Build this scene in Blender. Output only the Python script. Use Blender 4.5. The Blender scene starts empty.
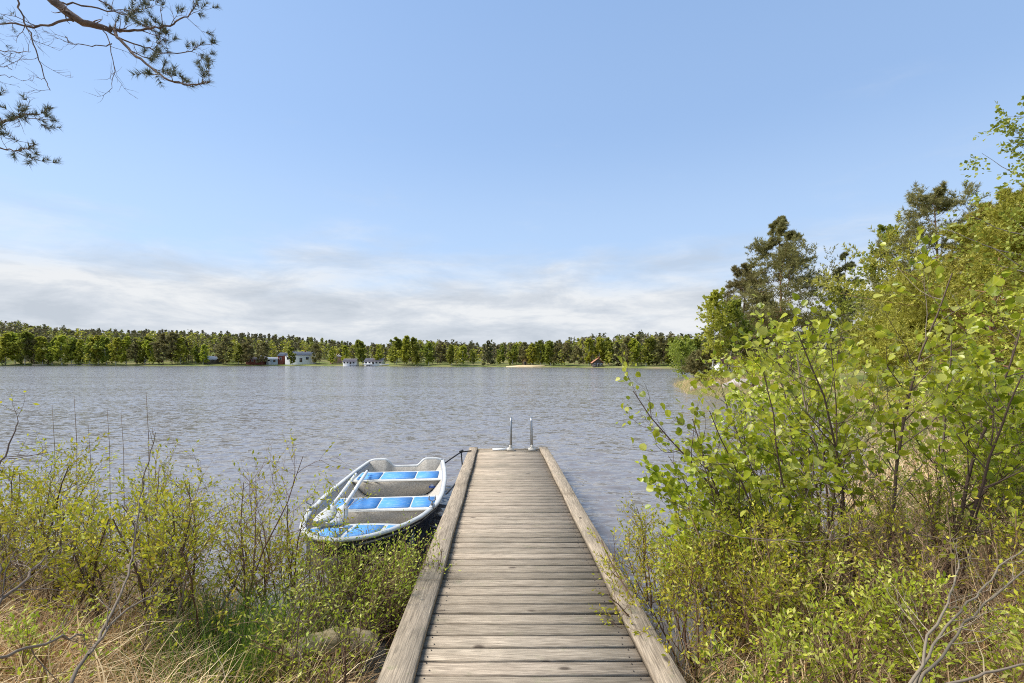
import bpy, math
import numpy as np
from mathutils import Vector

# ------------------------------------------------------------------ camera, sky, sun, exposure
scn = bpy.context.scene
C = scn.collection
F = 483.6                      # focal length in pixels (17 mm on 36 mm)
HY = 362.0                     # horizon row
CZ = 2.05                      # eye height above the lake
cam = bpy.data.objects.new('camera', bpy.data.cameras.new('camera'))
C.objects.link(cam)
cam.location = (0, 0, CZ)
cam.rotation_euler = (math.radians(90), 0, 0)
cam.data.lens = 17.0; cam.data.sensor_width = 36.0
cam.data.shift_y = 0.020
cam.data.clip_start = 0.05; cam.data.clip_end = 8000
scn.camera = cam
scn.view_settings.view_transform = 'Standard'
scn.view_settings.look = 'None'
scn.view_settings.exposure = 1.08
scn.view_settings.gamma = 1.0
try:
    scn.view_settings.use_curve_mapping = False
    scn.cycles.max_bounces = 6; scn.cycles.transmission_bounces = 4; scn.cycles.diffuse_bounces = 3
    scn.cycles.glossy_bounces = 2; scn.cycles.sample_clamp_direct = 6.0; scn.cycles.sample_clamp_indirect = 3.0; scn.cycles.filter_width = 1.05; scn.cycles.use_denoising = False; scn.cycles.transparent_max_bounces = 4
except Exception: pass

SUN_EL, SUN_AZ = 52.0, 276.0
w = bpy.data.worlds.new('World'); scn.world = w; w.use_nodes = True
nt = w.node_tree; nt.nodes.clear()
def N(t, typ, **kw):
    n = t.nodes.new(typ)
    for k, v in kw.items(): setattr(n, k, v)
    return n
def L(t, a, b): t.links.new(a, b)
def math_node(t, op, a, b=None, clamp=False):
    n = N(t, 'ShaderNodeMath', operation=op); n.use_clamp = clamp
    for i, v in enumerate((a, b)):
        if v is None: continue
        if isinstance(v, (int, float)): n.inputs[i].default_value = v
        else: L(t, v, n.inputs[i])
    return n.outputs[0]
def ramp(t, fac, stops, interp='LINEAR'):
    n = N(t, 'ShaderNodeValToRGB'); n.color_ramp.interpolation = interp
    e = n.color_ramp.elements
    while len(e) < len(stops): e.new(0.5)
    for q, (p, c) in zip(e, stops):
        q.position = p
        q.color = (c, c, c, 1) if isinstance(c, (int, float)) else (*c, 1)
    L(t, fac, n.inputs[0]); return n.outputs[0]
def mixc(t, fac, a, b, typ='MIX'):
    n = N(t, 'ShaderNodeMix', data_type='RGBA', blend_type=typ)
    if isinstance(fac, (int, float)): n.inputs[0].default_value = fac
    else: L(t, fac, n.inputs[0])
    for i, v in ((6, a), (7, b)):
        if isinstance(v, tuple): n.inputs[i].default_value = (*v, 1)
        else: L(t, v, n.inputs[i])
    return n.outputs[2]
sky = N(nt, 'ShaderNodeTexSky', sky_type='NISHITA')
sky.sun_disc = False
sky.sun_elevation = math.radians(SUN_EL); sky.sun_rotation = math.radians(SUN_AZ)
sky.air_density = 1.0; sky.dust_density = 0.6; sky.ozone_density = 1.6; sky.altitude = 100
tc = N(nt, 'ShaderNodeTexCoord')
sp = N(nt, 'ShaderNodeSeparateXYZ'); L(nt, tc.outputs['Generated'], sp.inputs[0])
# cloud deck: direction projected on a high flat layer, so bands thin out towards the horizon
zc = math_node(nt, 'ADD', math_node(nt, 'MAXIMUM', sp.outputs[2], 0.0), 0.15)
cx = math_node(nt, 'DIVIDE', sp.outputs[0], zc); cy = math_node(nt, 'DIVIDE', sp.outputs[1], zc)
cb = N(nt, 'ShaderNodeCombineXYZ'); L(nt, cx, cb.inputs[0]); L(nt, cy, cb.inputs[1])
def noise(t, vec, scale, detail=4, rough=.5, dist=0):
    n = N(t, 'ShaderNodeTexNoise'); n.inputs['Scale'].default_value = scale
    n.inputs['Detail'].default_value = detail; n.inputs['Roughness'].default_value = rough
    n.inputs['Distortion'].default_value = dist
    if vec is not None: L(t, vec, n.inputs['Vector'])
    return n.outputs['Fac']
def mapping(t, vec, scale=(1, 1, 1), loc=(0, 0, 0), rot=(0, 0, 0)):
    m = N(t, 'ShaderNodeMapping'); m.inputs['Scale'].default_value = scale
    m.inputs['Location'].default_value = loc; m.inputs['Rotation'].default_value = rot
    L(t, vec, m.inputs['Vector']); return m.outputs[0]
n1 = noise(nt, mapping(nt, tc.outputs['Generated'], (1, 1, 4.2), (3.1, 1.7, 0)), 3.4, 9, .6, .2)
n2 = noise(nt, mapping(nt, tc.outputs['Generated'], (1, 1, 4.0), (7.7, 2.2, .4)), 5.2, 9, .62, .3)
band = ramp(nt, sp.outputs[2], [(0.0, 1.0), (0.10, .86), (0.18, .52), (0.28, .18), (0.6, .0)], 'EASE')
m1 = math_node(nt, 'ADD', band, math_node(nt, 'MULTIPLY', math_node(nt, 'SUBTRACT', n1, .5), .9))
mask = ramp(nt, m1, [(0.22, 0.0), (0.85, 1.0)], 'EASE')
mask = math_node(nt, 'MULTIPLY', mask, ramp(nt, sp.outputs[2], [(0.3, 1.0), (.75, .3)]))
shade = ramp(nt, n2, [(0.34, (3.5, 3.85, 4.3)), (0.47, (4.2, 4.5, 4.9)), (0.60, (5.25, 5.4, 5.55))])
base = mixc(nt, 0.45, sky.outputs[0], (2.5, 4.1, 7.0)); base = mixc(nt, ramp(nt, sp.outputs[2], [(0, .6), (.22, .42), (.45, .12), (.75, 0)], 'EASE'), base, (3.9, 4.9, 6.2))
col = mixc(nt, mask, base, shade)
bg = N(nt, 'ShaderNodeBackground'); bg.inputs[1].default_value = 0.077
L(nt, col, bg.inputs[0])
L(nt, bg.outputs[0], N(nt, 'ShaderNodeOutputWorld').inputs[0])

ld = bpy.data.lights.new('sun', 'SUN'); ld.energy = 3.1; ld.angle = math.radians(30); ld.color = (1, .955, .89)
lo = bpy.data.objects.new('sun', ld); C.objects.link(lo)
e_, a_ = math.radians(SUN_EL), math.radians(SUN_AZ)
lo.rotation_euler = Vector((-math.sin(a_)*math.cos(e_), -math.cos(a_)*math.cos(e_), -math.sin(e_))).to_track_quat('-Z', 'Y').to_euler()

# ------------------------------------------------------------------ helpers
def at(px, py, Y):
    return np.array([(px-512)/F*Y, Y, CZ-(py-HY)/F*Y])
def norm(v): return v/np.maximum(np.linalg.norm(v, axis=-1, keepdims=True), 1e-9)

class Geo:
    def __init__(s): s.v = []; s.f = []; s.n = 0
    def add(s, v, f, m=0):
        v = np.asarray(v, float).reshape(-1, 3); f = np.asarray(f, int)
        if len(f) == 0: return
        s.v.append(v); s.f.append((f+s.n, m)); s.n += len(v)
    def addl(s, v, faces, m=0):
        v = np.asarray(v, float); s.v.append(v)
        for f in faces: s.f.append((np.array([f])+s.n, m))
        s.n += len(v)
    def box(s, c, d, m=0, rz=0, ry=0, rx=0):
        c = np.asarray(c, float); h = np.asarray(d, float)/2
        v = np.array([[x, y, z] for x in (-1, 1) for y in (-1, 1) for z in (-1, 1)])*h
        v = v @ rotm(rx, ry, rz).T + c
        s.add(v, [[0,1,3,2],[4,6,7,5],[0,4,5,1],[2,3,7,6],[0,2,6,4],[1,5,7,3]], m)
    def build(s, name, mats, parent=None, smooth=False, loc=None):
        me = bpy.data.meshes.new(name)
        V = np.concatenate(s.v) if s.v else np.zeros((0, 3))
        me.vertices.add(len(V)); me.vertices.foreach_set('co', V.ravel().astype(np.float32))
        tot = np.concatenate([np.full(len(f), f.shape[1]) for f, m in s.f])
        idx = np.concatenate([f.ravel() for f, m in s.f])
        mi = np.concatenate([np.full(len(f), m) for f, m in s.f])
        st = np.concatenate([[0], np.cumsum(tot)[:-1]])
        me.loops.add(len(idx)); me.loops.foreach_set('vertex_index', idx.astype(np.int32))
        me.polygons.add(len(tot)); me.polygons.foreach_set('loop_start', st.astype(np.int32))
        me.polygons.foreach_set('material_index', mi.astype(np.int32))
        if smooth: me.polygons.foreach_set('use_smooth', np.ones(len(tot), bool))
        me.update(calc_edges=True)
        for m in (mats if isinstance(mats, (list, tuple)) else [mats]): me.materials.append(m)
        o = bpy.data.objects.new(name, me); C.objects.link(o)
        if parent is not None: o.parent = parent
        if loc is not None: o.location = loc
        return o
def rotm(rx=0, ry=0, rz=0):
    cx, sx, cy, sy, cz, sz = math.cos(rx), math.sin(rx), math.cos(ry), math.sin(ry), math.cos(rz), math.sin(rz)
    return np.array([[cz,-sz,0],[sz,cz,0],[0,0,1]]) @ np.array([[cy,0,sy],[0,1,0],[-sy,0,cy]]) @ np.array([[1,0,0],[0,cx,-sx],[0,sx,cx]])
def tag(o, label=None, cat=None, group=None, kind=None):
    if label: o['label'] = label
    if cat: o['category'] = cat
    if group: o['group'] = group
    if kind: o['kind'] = kind
    return o
def empty(name, loc, label, cat, group=None, rz=0):
    o = bpy.data.objects.new(name, None); o.empty_display_size = .2; C.objects.link(o)
    o.location = loc; o.rotation_euler = (0, 0, rz)
    return tag(o, label, cat, group)
def dup(root, loc, rz, sc, label, group=None):
    r = root.copy(); C.objects.link(r); r.location = loc; r.rotation_euler = (0, 0, rz)
    r.scale = sc if isinstance(sc, tuple) else (sc, sc, sc); r['label'] = label
    if group: r['group'] = group
    for ch in list(root.children):
        c = ch.copy(); C.objects.link(c); c.parent = r
        for g in ch.children:
            d = g.copy(); C.objects.link(d); d.parent = c
    return r

def tubes(g, P, Rd, sides=4, m=0):
    """P (M,n,3), Rd (M,n)"""
    P = np.asarray(P, float); M, n, _ = P.shape
    T = norm(np.gradient(P, axis=1))
    d = norm(P[:, -1]-P[:, 0])
    ref = np.where(np.abs(d[:, :1]) > .75, np.array([[0, 1., 0]]), np.array([[1., 0, 0]]))[:, None, :]
    U = norm(np.cross(T, np.broadcast_to(ref, T.shape))); W = np.cross(T, U)
    a = np.arange(sides)*2*math.pi/sides
    V = P[:, :, None]+Rd[:, :, None, None]*(U[:, :, None]*np.cos(a)[None, None, :, None]+W[:, :, None]*np.sin(a)[None, None, :, None])
    b = (np.arange(M)*n*sides)[:, None, None]; i = np.arange(n-1)[None, :, None]*sides; k = np.arange(sides)[None, None, :]
    k2 = (k+1) % sides
    f = np.stack([b+i+k, b+i+k2, b+i+sides+k2, b+i+sides+k], -1).reshape(-1, 4)
    g.add(V, f, m)
def tube1(g, pts, r, sides=8, m=0, caps=True):
    P = np.asarray(pts, float)[None]; n = P.shape[1]
    rr = np.full((1, n), r, float) if np.isscalar(r) else np.asarray(r, float)[None]
    if caps:
        d0 = P[:, :1]-(P[:, 1:2]-P[:, :1])*1e-3; d1 = P[:, -1:]+(P[:, -1:]-P[:, -2:-1])*1e-3
        P = np.concatenate([d0, P, d1], 1); z = np.full((1, 1), 1e-4); rr = np.concatenate([z, rr, z], 1)
    tubes(g, P, rr, sides, m)
def sample(P, t):
    M, n, _ = P.shape; x = t*(n-1); i = np.clip(np.floor(x).astype(int), 0, n-2); fr = (x-i)[..., None]
    m = np.arange(M)[:, None]; a = P[m, i]; b = P[m, i+1]
    return a+(b-a)*fr, norm(b-a)
def path(start, d, Ln, n, wig, up, rng):
    pts = [start]; d = norm(d); K = len(start)
    for s in range(n-1):
        d = norm(d+rng.normal(size=(K, 3))*wig+np.array([0, 0, up]))
        pts.append(pts[-1]+d*(Ln/(n-1))[:, None])
    return np.stack(pts, 1)
def perp(T, rng):
    r = rng.normal(size=T.shape); r = r-(r*T).sum(-1, keepdims=True)*T
    return norm(r)
def grow(P, Rd, k, t0, t1, ang, Ln, n, wig, up, rng, rs=.5, flat=1.0, rtip=.25, rmin=0.0, rel=False, snap=0):
    """k children on each path; Ln = callable of t (M,k) giving lengths"""
    M = P.shape[0]
    t = t0+(t1-t0)*(np.arange(k)[None]+rng.rand(M, k))/k
    if snap: t = t0+(t1-t0)*(np.floor((t-t0)/(t1-t0)*snap)+.5+.12*rng.rand(M, k))/snap
    pos, T = sample(P, t)
    q = rng.normal(size=T.shape)*np.array([1, 1, flat]); q = norm(q-(q*T).sum(-1, keepdims=True)*T)
    a = (ang*(1+.25*rng.normal(size=t.shape)))[..., None]
    d = T*np.cos(a)+q*np.sin(a)
    ln = Ln(t)*(.7+.6*rng.rand(M, k))
    if rel: ln = ln*np.linalg.norm(np.diff(P, axis=1), axis=2).sum(1)[:, None]
    x = t*(Rd.shape[1]-1); i = np.clip(x.astype(int), 0, Rd.shape[1]-1)
    r0 = np.maximum(Rd[np.arange(M)[:, None], i]*rs, rmin).reshape(-1)
    CP = path(pos.reshape(-1, 3), d.reshape(-1, 3), ln.reshape(-1), n, wig, up, rng)
    CR = r0[:, None]*np.linspace(1, rtip, n)[None]
    return CP, CR
def leaves(g, pos, d, nr, Ln, W, kind='small', m=0):
    d = norm(d); s = norm(np.cross(nr, d)); u = np.cross(d, s)
    if kind == 'round':
        T = np.array([(0,0,0),(.10,.24,.03),(.38,.47,.16),(.72,.43,.15),(.93,.17,.02),(.97,0,-.03),(.93,-.17,.02),(.72,-.43,.15),(.38,-.47,.16),(.10,-.24,.03)])
        Fc = [[0,1,2,3,4,5],[0,5,6,7,8,9]]
    elif kind == 'oval':
        T = np.array([(0,0,0),(.3,.36,.08),(.7,.34,.06),(1,0,-.06),(.7,-.34,.06),(.3,-.36,.08)]); Fc = [[0,1,2,3],[0,3,4,5]]
    elif kind == 'small':
        T = np.array([(0,0,0),(.5,.5,.12),(1,0,0),(.5,-.5,.12)]); Fc = [[0,1,2,3]]
    else:
        T = np.array([(0,.5,0),(0,-.5,0),(1,0,0)]); Fc = [[0,1,2]]
    K = len(T)
    V = pos[:, None]+d[:, None]*(T[None, :, 0:1]*Ln[:, None, None])+s[:, None]*(T[None, :, 1:2]*W[:, None, None])+u[:, None]*(T[None, :, 2:3]*W[:, None, None])
    f = (np.arange(len(pos))*K)[:, None, None]+np.array(Fc)[None]
    g.add(V, f.reshape(-1, len(Fc[0])), m)
def ribbons(g, P, W, rng, m=0):
    M, n, _ = P.shape
    a = rng.rand(M)*math.pi; s = np.stack([np.cos(a), np.sin(a), np.zeros(M)], 1)[:, None]
    wd = (W[:, None]*np.array([.8, 1, .8, .45, .08])[:n] if n <= 5 else W[:, None]*np.linspace(1, .08, n))[..., None]
    if n < 5: wd = (W[:, None]*np.linspace(1, .1, n)[None])[..., None]
    V = np.stack([P-s*wd/2, P+s*wd/2], 2)
    b = (np.arange(M)*n*2)[:, None]; i = np.arange(n-1)[None]*2
    f = np.stack([b+i, b+i+1, b+i+3, b+i+2], -1).reshape(-1, 4); g.add(V, f, m)

# ------------------------------------------------------------------ materials
def newmat(name):
    m = bpy.data.materials.new(name); m.use_nodes = True; t = m.node_tree; t.nodes.clear()
    b = N(t, 'ShaderNodeBsdfPrincipled'); o = N(t, 'ShaderNodeOutputMaterial'); L(t, b.outputs[0], o.inputs[0])
    return m, t, b, o
def foliage(name, cols, transl=.35, rough=.5, spec=.3):
    m, t, b, o = newmat(name)
    ge = N(t, 'ShaderNodeNewGeometry'); oi = N(t, 'ShaderNodeObjectInfo')
    n = len(cols)
    c = ramp(t, ge.outputs['Random Per Island'], [(i/(n-1) if n > 1 else 0, q) for i, q in enumerate(cols)])
    hs = N(t, 'ShaderNodeHueSaturation'); L(t, c, hs.inputs['Color'])
    L(t, math_node(t, 'ADD', .488, math_node(t, 'MULTIPLY', oi.outputs['Random'], .024)), hs.inputs['Hue'])
    L(t, math_node(t, 'ADD', .85, math_node(t, 'MULTIPLY', oi.outputs['Random'], .3)), hs.inputs['Value'])
    L(t, hs.outputs[0], b.inputs['Base Color']); b.inputs['Roughness'].default_value = rough
    b.inputs['Specular IOR Level'].default_value = spec
    if transl > 0:
        tr = N(t, 'ShaderNodeBsdfTranslucent'); L(t, hs.outputs[0], tr.inputs[0])
        mx = N(t, 'ShaderNodeMixShader'); mx.inputs[0].default_value = transl
        L(t, b.outputs[0], mx.inputs[1]); L(t, tr.outputs[0], mx.inputs[2]); L(t, mx.outputs[0], o.inputs[0])
    return m
def plain(name, col, col2=None, rough=.6, scale=8, metallic=0, bump=0, bscale=40, spec=.4, stretch=(1, 1, 1), lo=.35, hi=.65):
    m, t, b, o = newmat(name)
    tcn = N(t, 'ShaderNodeTexCoord'); v = mapping(t, tcn.outputs['Object'], stretch)
    if col2 is not None:
        c = ramp(t, noise(t, v, scale, 5, .6), [(lo, col), (hi, col2)]); L(t, c, b.inputs['Base Color'])
    else: b.inputs['Base Color'].default_value = (*col, 1)
    b.inputs['Roughness'].default_value = rough; b.inputs['Metallic'].default_value = metallic
    b.inputs['Specular IOR Level'].default_value = spec
    if bump:
        bp = N(t, 'ShaderNodeBump'); bp.inputs['Strength'].default_value = bump; bp.inputs['Distance'].default_value = .02
        L(t, noise(t, v, bscale, 4, .6), bp.inputs['Height']); L(t, bp.outputs[0], b.inputs['Normal'])
    return m
def wood(name, axis, dark=(.23, .185, .135), light=(.50, .42, .32), green=0.12):
    """weathered grey board, grain along axis (0 x, 1 y)"""
    m, t, b, o = newmat(name)
    ge = N(t, 'ShaderNodeNewGeometry'); tcn = N(t, 'ShaderNodeTexCoord')
    off = N(t, 'ShaderNodeVectorMath', operation='SCALE'); cbn = N(t, 'ShaderNodeCombineXYZ')
    for i in range(3): L(t, ge.outputs['Random Per Island'], cbn.inputs[i])
    L(t, cbn.outputs[0], off.inputs[0]); off.inputs['Scale'].default_value = 37.0
    ad = N(t, 'ShaderNodeVectorMath', operation='ADD'); L(t, tcn.outputs['Object'], ad.inputs[0]); L(t, off.outputs[0], ad.inputs[1])
    st = (2.6, 42, 42) if axis == 0 else (42, 2.6, 42)
    v = mapping(t, ad.outputs[0], st)
    g1 = noise(t, v, 1.6, 6, .62, .35)
    st2 = (6, 130, 130) if axis == 0 else (130, 6, 130)
    g2 = noise(t, mapping(t, ad.outputs[0], st2), 1.0, 3, .5)
    c = ramp(t, g1, [(.30, dark), (.45, tuple((a+bb)/2 for a, bb in zip(dark, light))), (.68, light)])
    c = mixc(t, ramp(t, g2, [(.34, .5), (.44, 0.0)]), c, (.14, .11, .08))
    pl = ramp(t, ge.outputs['Random Per Island'], [(0, (.74, .72, .68)), (.3, (.92, .90, .85)), (.7, (1.04, 1.0, .96)), (1, (1.2, 1.18, 1.12))])
    c = mixc(t, 1.0, c, pl, 'MULTIPLY')
    blot = noise(t, mapping(t, tcn.outputs['Object'], (1, 1, 1)), 2.3, 5, .6)
    c = mixc(t, ramp(t, blot, [(.5, 0), (.78, .55)]), c, (.15, .135, .10))
    lich = noise(t, ad.outputs[0], 7, 6, .7)
    c = mixc(t, ramp(t, lich, [(.60, 0), (.70, green*2.4)]), c, (.20, .22, .10))
    g3 = noise(t, mapping(t, ad.outputs[0], (9, 260, 260) if axis == 0 else (260, 9, 260)), 1.0, 2, .5)
    c = mixc(t, ramp(t, g3, [(.42, .42), (.52, 0)]), c, (.12, .095, .065))
    # knots
    vo = N(t, 'ShaderNodeTexVoronoi'); vo.inputs['Scale'].default_value = 1.0
    L(t, mapping(t, ad.outputs[0], (2.2, 5, 5) if axis == 0 else (5, 2.2, 5)), vo.inputs['Vector'])
    c = mixc(t, ramp(t, vo.outputs['Distance'], [(.05, .85), (.10, 0)]), c, (.07, .05, .035))
    L(t, c, b.inputs['Base Color']); b.inputs['Roughness'].default_value = .82; b.inputs['Specular IOR Level'].default_value = .25
    bp = N(t, 'ShaderNodeBump'); bp.inputs['Strength'].default_value = .55; bp.inputs['Distance'].default_value = .006
    L(t, math_node(t, 'ADD', g1, math_node(t, 'MULTIPLY', g2, .8)), bp.inputs['Height']); L(t, bp.outputs[0], b.inputs['Normal'])
    return m

M = {}
M['plank'] = wood('weathered_plank', 0)
M['beam'] = wood('weathered_beam', 1, (.20, .16, .115), (.49, .405, .295), .25)
M['post'] = wood('wet_post', 0, (.06, .05, .04), (.16, .13, .10))
M['bark'] = plain('grey_bark', (.085, .068, .055), (.22, .19, .155), .85, 30, bump=.4, stretch=(1, 1, .3))
M['twig'] = foliage('brown_twig', [(.10, .065, .045), (.17, .12, .085), (.25, .20, .155)], 0, .7, .2)
M['redtwig'] = foliage('reddish_twig', [(.13, .075, .04), (.23, .145, .08), (.36, .25, .15)], 0, .7, .2)
M['greytwig'] = foliage('grey_twig', [(.15, .115, .08), (.28, .22, .155)], 0, .75, .2)
M['alder'] = foliage('alder_leaf', [(.20, .26, .015), (.34, .40, .02), (.50, .53, .04), (.42, .46, .025), (.66, .66, .16)], .42, .35, .5)
M['bud'] = foliage('budding_leaf', [(.29, .32, .02), (.48, .50, .03), (.64, .62, .05), (.52, .40, .05)], .4, .5)
M['bud2'] = foliage('fresh_leaf', [(.23, .30, .02), (.38, .45, .025), (.54, .57, .05), (.70, .66, .20)], .4, .5)
M['straw'] = foliage('dry_grass', [(.40, .24, .11), (.74, .53, .27), (.86, .70, .43), (.80, .58, .30), (.52, .31, .15)], .25, .7, .15)
M['sedge'] = foliage('green_sedge', [(.09, .19, .02), (.17, .27, .035), (.28, .38, .07), (.20, .30, .05)], .35, .5)
M['pineneedle'] = foliage('pine_needle', [(.08, .09, .035), (.14, .15, .05), (.20, .20, .08), (.17, .14, .07)], .25, .5)
M['pineyellow'] = foliage('pine_needle_yellow', [(.21, .19, .025), (.35, .32, .045), (.50, .44, .08), (.32, .26, .05)], .3, .5)
M['pinedark'] = foliage('pine_needle_dark', [(.16, .155, .05), (.26, .235, .08), (.36, .31, .12)], .25, .55)
M['birch'] = foliage('birch_leaf', [(.19, .22, .03), (.29, .32, .045), (.40, .42, .07)], .4, .5)
M['birchlight'] = foliage('young_birch_leaf', [(.30, .34, .03), (.44, .46, .05), (.56, .54, .09)], .4, .5)
M['pinebark'] = plain('pine_bark', (.20, .10, .055), (.38, .20, .11), .85, 14, bump=.5, stretch=(1, 1, .4))
M['pinegrey'] = plain('pine_bark_grey', (.12, .075, .055), (.26, .16, .11), .85, 14, bump=.5)
M['birchbark'] = plain('birch_bark', (.62, .60, .56), (.16, .14, .12), .7, 5, stretch=(1, 1, 3), lo=.5, hi=.62)

# ------------------------------------------------------------------ terrain and lake
shore = np.array([(-60,-4),(-34,2),(-22,7.5),(-14,6.6),(-9,5.2),(-6,4.7),(-4.2,4.6),(-3.0,4.4),(-2.3,3.9),(-1.6,3.0),(-1.0,2.6),(-.3,2.5),(.6,2.6),(1.3,3.3),(2.4,4.5),
    (4.2,6.0),(7,9.2),(10,14),(13,20),(13.5,26),(11.5,29.5),(11.2,31.5),(12.2,34),(14.2,42),(18,52),(25,61),(29,80),(38,100),(50,125),(58,146),(46,154),(34,166),(22,182),(4,198),
    (-30,212),(-60,230),(-100,246),(-130,250),(-175,246),(-220,252),(-275,250),(-330,240),(-380,150),(-300,60),(-150,10)], float)
def sdf(x, y):
    """distance to the shore, positive on land"""
    best = np.full(x.shape, 1e9); inside = np.zeros(x.shape, bool)
    a = shore; b = np.roll(shore, -1, 0)
    for (x0, y0), (x1, y1) in zip(a, b):
        dx, dy = x1-x0, y1-y0
        t = np.clip(((x-x0)*dx+(y-y0)*dy)/(dx*dx+dy*dy), 0, 1)
        best = np.minimum(best, (x-x0-t*dx)**2+(y-y0-t*dy)**2)
        cr = ((y0 > y) != (y1 > y)) & (x < (x1-x0)*(y-y0)/((y1-y0) if y1 != y0 else 1e-9)+x0)
        inside ^= cr
    d = np.sqrt(best); return np.where(inside, -d, d)
def lump(x, y, s):
    return (np.sin(x*1.3/s+1.1)*np.cos(y*1.7/s+.4)+.5*np.sin(x*3.1/s+2)*np.sin(y*2.7/s+1)+.25*np.cos(x*6.3/s)*np.cos(y*7.1/s+3))
def ground(x, y):
    x = np.asarray(x, float); y = np.asarray(y, float)
    s = sdf(x, y)
    near = np.clip(s*.28, -1.6, .42)+np.clip(s-1.5, 0, 40)*.03
    near = near+lump(x, y, 1.0)*.04*np.clip(s*1.5+.4, 0, 1)*np.clip(1-np.hypot(x, y)/80, 0, 1)
    left = 1/(1+np.exp((x+150)/45))
    slope = .025+.115*left
    far = np.clip(s-10, 0, 190)*slope
    far = far*np.clip((y-60)/100, 0, 1)
    right = np.clip(s-4, 0, 60)*.05*np.clip(x/20, 0, 1)*np.clip(1-(y-60)/60, 0, 1)
    return near+far+right
def ground1(x, y): return float(ground(np.array([x]), np.array([y]))[0])

def axis_pts(fine0, fine1, step, lo, hi, grow_=1.07):
    a = list(np.arange(fine0, fine1, step)); s = step
    while a[-1] < hi: s *= grow_; a.append(a[-1]+s)
    s = step
    while a[0] > lo: s *= grow_; a.insert(0, a[0]-s)
    return np.array(a)
xs = axis_pts(-8, 10, .22, -4000, 4000); ys = axis_pts(-3, 12, .22, -2500, 5000)
X, Y = np.meshgrid(xs, ys, indexing='ij'); Z = ground(X, Y)
g = Geo(); nx, ny = X.shape
i = (np.arange(nx-1)[:, None]*ny+np.arange(ny-1)[None]).ravel()
g.add(np.stack([X, Y, Z], -1), np.stack([i, i+ny, i+ny+1, i+1], 1))
m, t, b, o = newmat('lake_bank_ground')
tcn = N(t, 'ShaderNodeTexCoord')
c = ramp(t, noise(t, tcn.outputs['Object'], 3.0, 8, .7), [(.3, (.05, .036, .022)), (.45, (.13, .095, .05)), (.55, (.10, .11, .035)), (.7, (.26, .19, .10))])
c2 = ramp(t, noise(t, tcn.outputs['Object'], .12, 5, .6), [(.4, (.11, .14, .035)), (.55, (.20, .20, .07)), (.7, (.26, .21, .11))])
vl = N(t, 'ShaderNodeVectorMath', operation='LENGTH'); L(t, tcn.outputs['Object'], vl.inputs[0])
c = mixc(t, ramp(t, math_node(t, 'MULTIPLY', vl.outputs['Value'], .01), [(.12, 0), (.4, 1)]), c, c2)
L(t, c, b.inputs['Base Color']); b.inputs['Roughness'].default_value = .95; b.inputs['Specular IOR Level'].default_value = .1
bp = N(t, 'ShaderNodeBump'); bp.inputs['Strength'].default_value = .8; bp.inputs['Distance'].default_value = .05
L(t, noise(t, tcn.outputs['Object'], 14, 6, .7), bp.inputs['Height']); L(t, bp.outputs[0], b.inputs['Normal'])
tag(g.build('ground', m, smooth=True), kind='structure')

# water: real waves near the shore, fine ripples in the bump
rng = np.random.RandomState(5)
nr_, na_ = 620, 560
rad = 1.6*(460/1.6)**(np.linspace(0, 1, nr_)); ang = np.radians(np.linspace(-102, 100, na_))
RR, AA = np.meshgrid(rad, ang, indexing='ij'); X = RR*np.sin(AA); Y = RR*np.cos(AA)
cell = RR*(math.log(460/1.6)/nr_)
Z = np.zeros_like(X)
for k in range(60):
    lam = .12*(6 ** rng.rand()); th = math.radians(78)+rng.normal()*.55
    kx, ky = math.cos(th)*2*math.pi/lam, math.sin(th)*2*math.pi/lam
    amp = .0075*lam**.95*(.5+rng.rand())*.62
    fade = np.clip((lam/cell-3)/4, 0, 1)
    ph = rng.rand()*6.28+.6*np.sin(X*.31+k)+.6*np.cos(Y*.27+2*k)
    Z += amp*fade*np.sin(kx*X+ky*Y+ph)
Z *= np.clip((RR-1.5)/2.5, .35, 1)
g = Geo(); i = (np.arange(nr_-1)[:, None]*na_+np.arange(na_-1)[None]).ravel()
g.add(np.stack([X, Y, Z], -1), np.stack([i, i+1, i+na_+1, i+na_], 1))
m, t, b, o = newmat('lake_water')
tcn = N(t, 'ShaderNodeTexCoord')
b.inputs['Base Color'].default_value = (.185, .168, .158, 1); b.inputs['Roughness'].default_value = .12; b.inputs['IOR'].default_value = 1.62
ge = N(t, 'ShaderNodeNewGeometry'); acc = ge.outputs['Normal']
for sx, sy, sc_, k_ in ((1.0, 2.0, 4.2, 1.1), (1.0, 2.0, 10, .5), (.7, 1.8, 2.0, .42), (.3, 1.2, .22, .2)):
    nn = N(t, 'ShaderNodeTexNoise'); nn.inputs['Scale'].default_value = sc_; nn.inputs['Detail'].default_value = 2; nn.inputs['Distortion'].default_value = .6
    L(t, mapping(t, tcn.outputs['Object'], (sx, sy, 1), (sc_, 2*sc_, 0), (0, 0, .1)), nn.inputs['Vector'])
    su = N(t, 'ShaderNodeVectorMath', operation='SUBTRACT'); L(t, nn.outputs['Color'], su.inputs[0]); su.inputs[1].default_value = (.5, .5, .5)
    mu = N(t, 'ShaderNodeVectorMath', operation='MULTIPLY'); L(t, su.outputs[0], mu.inputs[0]); mu.inputs[1].default_value = (k_*.8, k_, 0)
    ad = N(t, 'ShaderNodeVectorMath', operation='ADD'); L(t, acc, ad.inputs[0]); L(t, mu.outputs[0], ad.inputs[1]); acc = ad.outputs[0]
no = N(t, 'ShaderNodeVectorMath', operation='NORMALIZE'); L(t, acc, no.inputs[0]); L(t, no.outputs[0], b.inputs['Normal'])
tag(g.build('lake_water', m, smooth=True), kind='structure')

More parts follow.
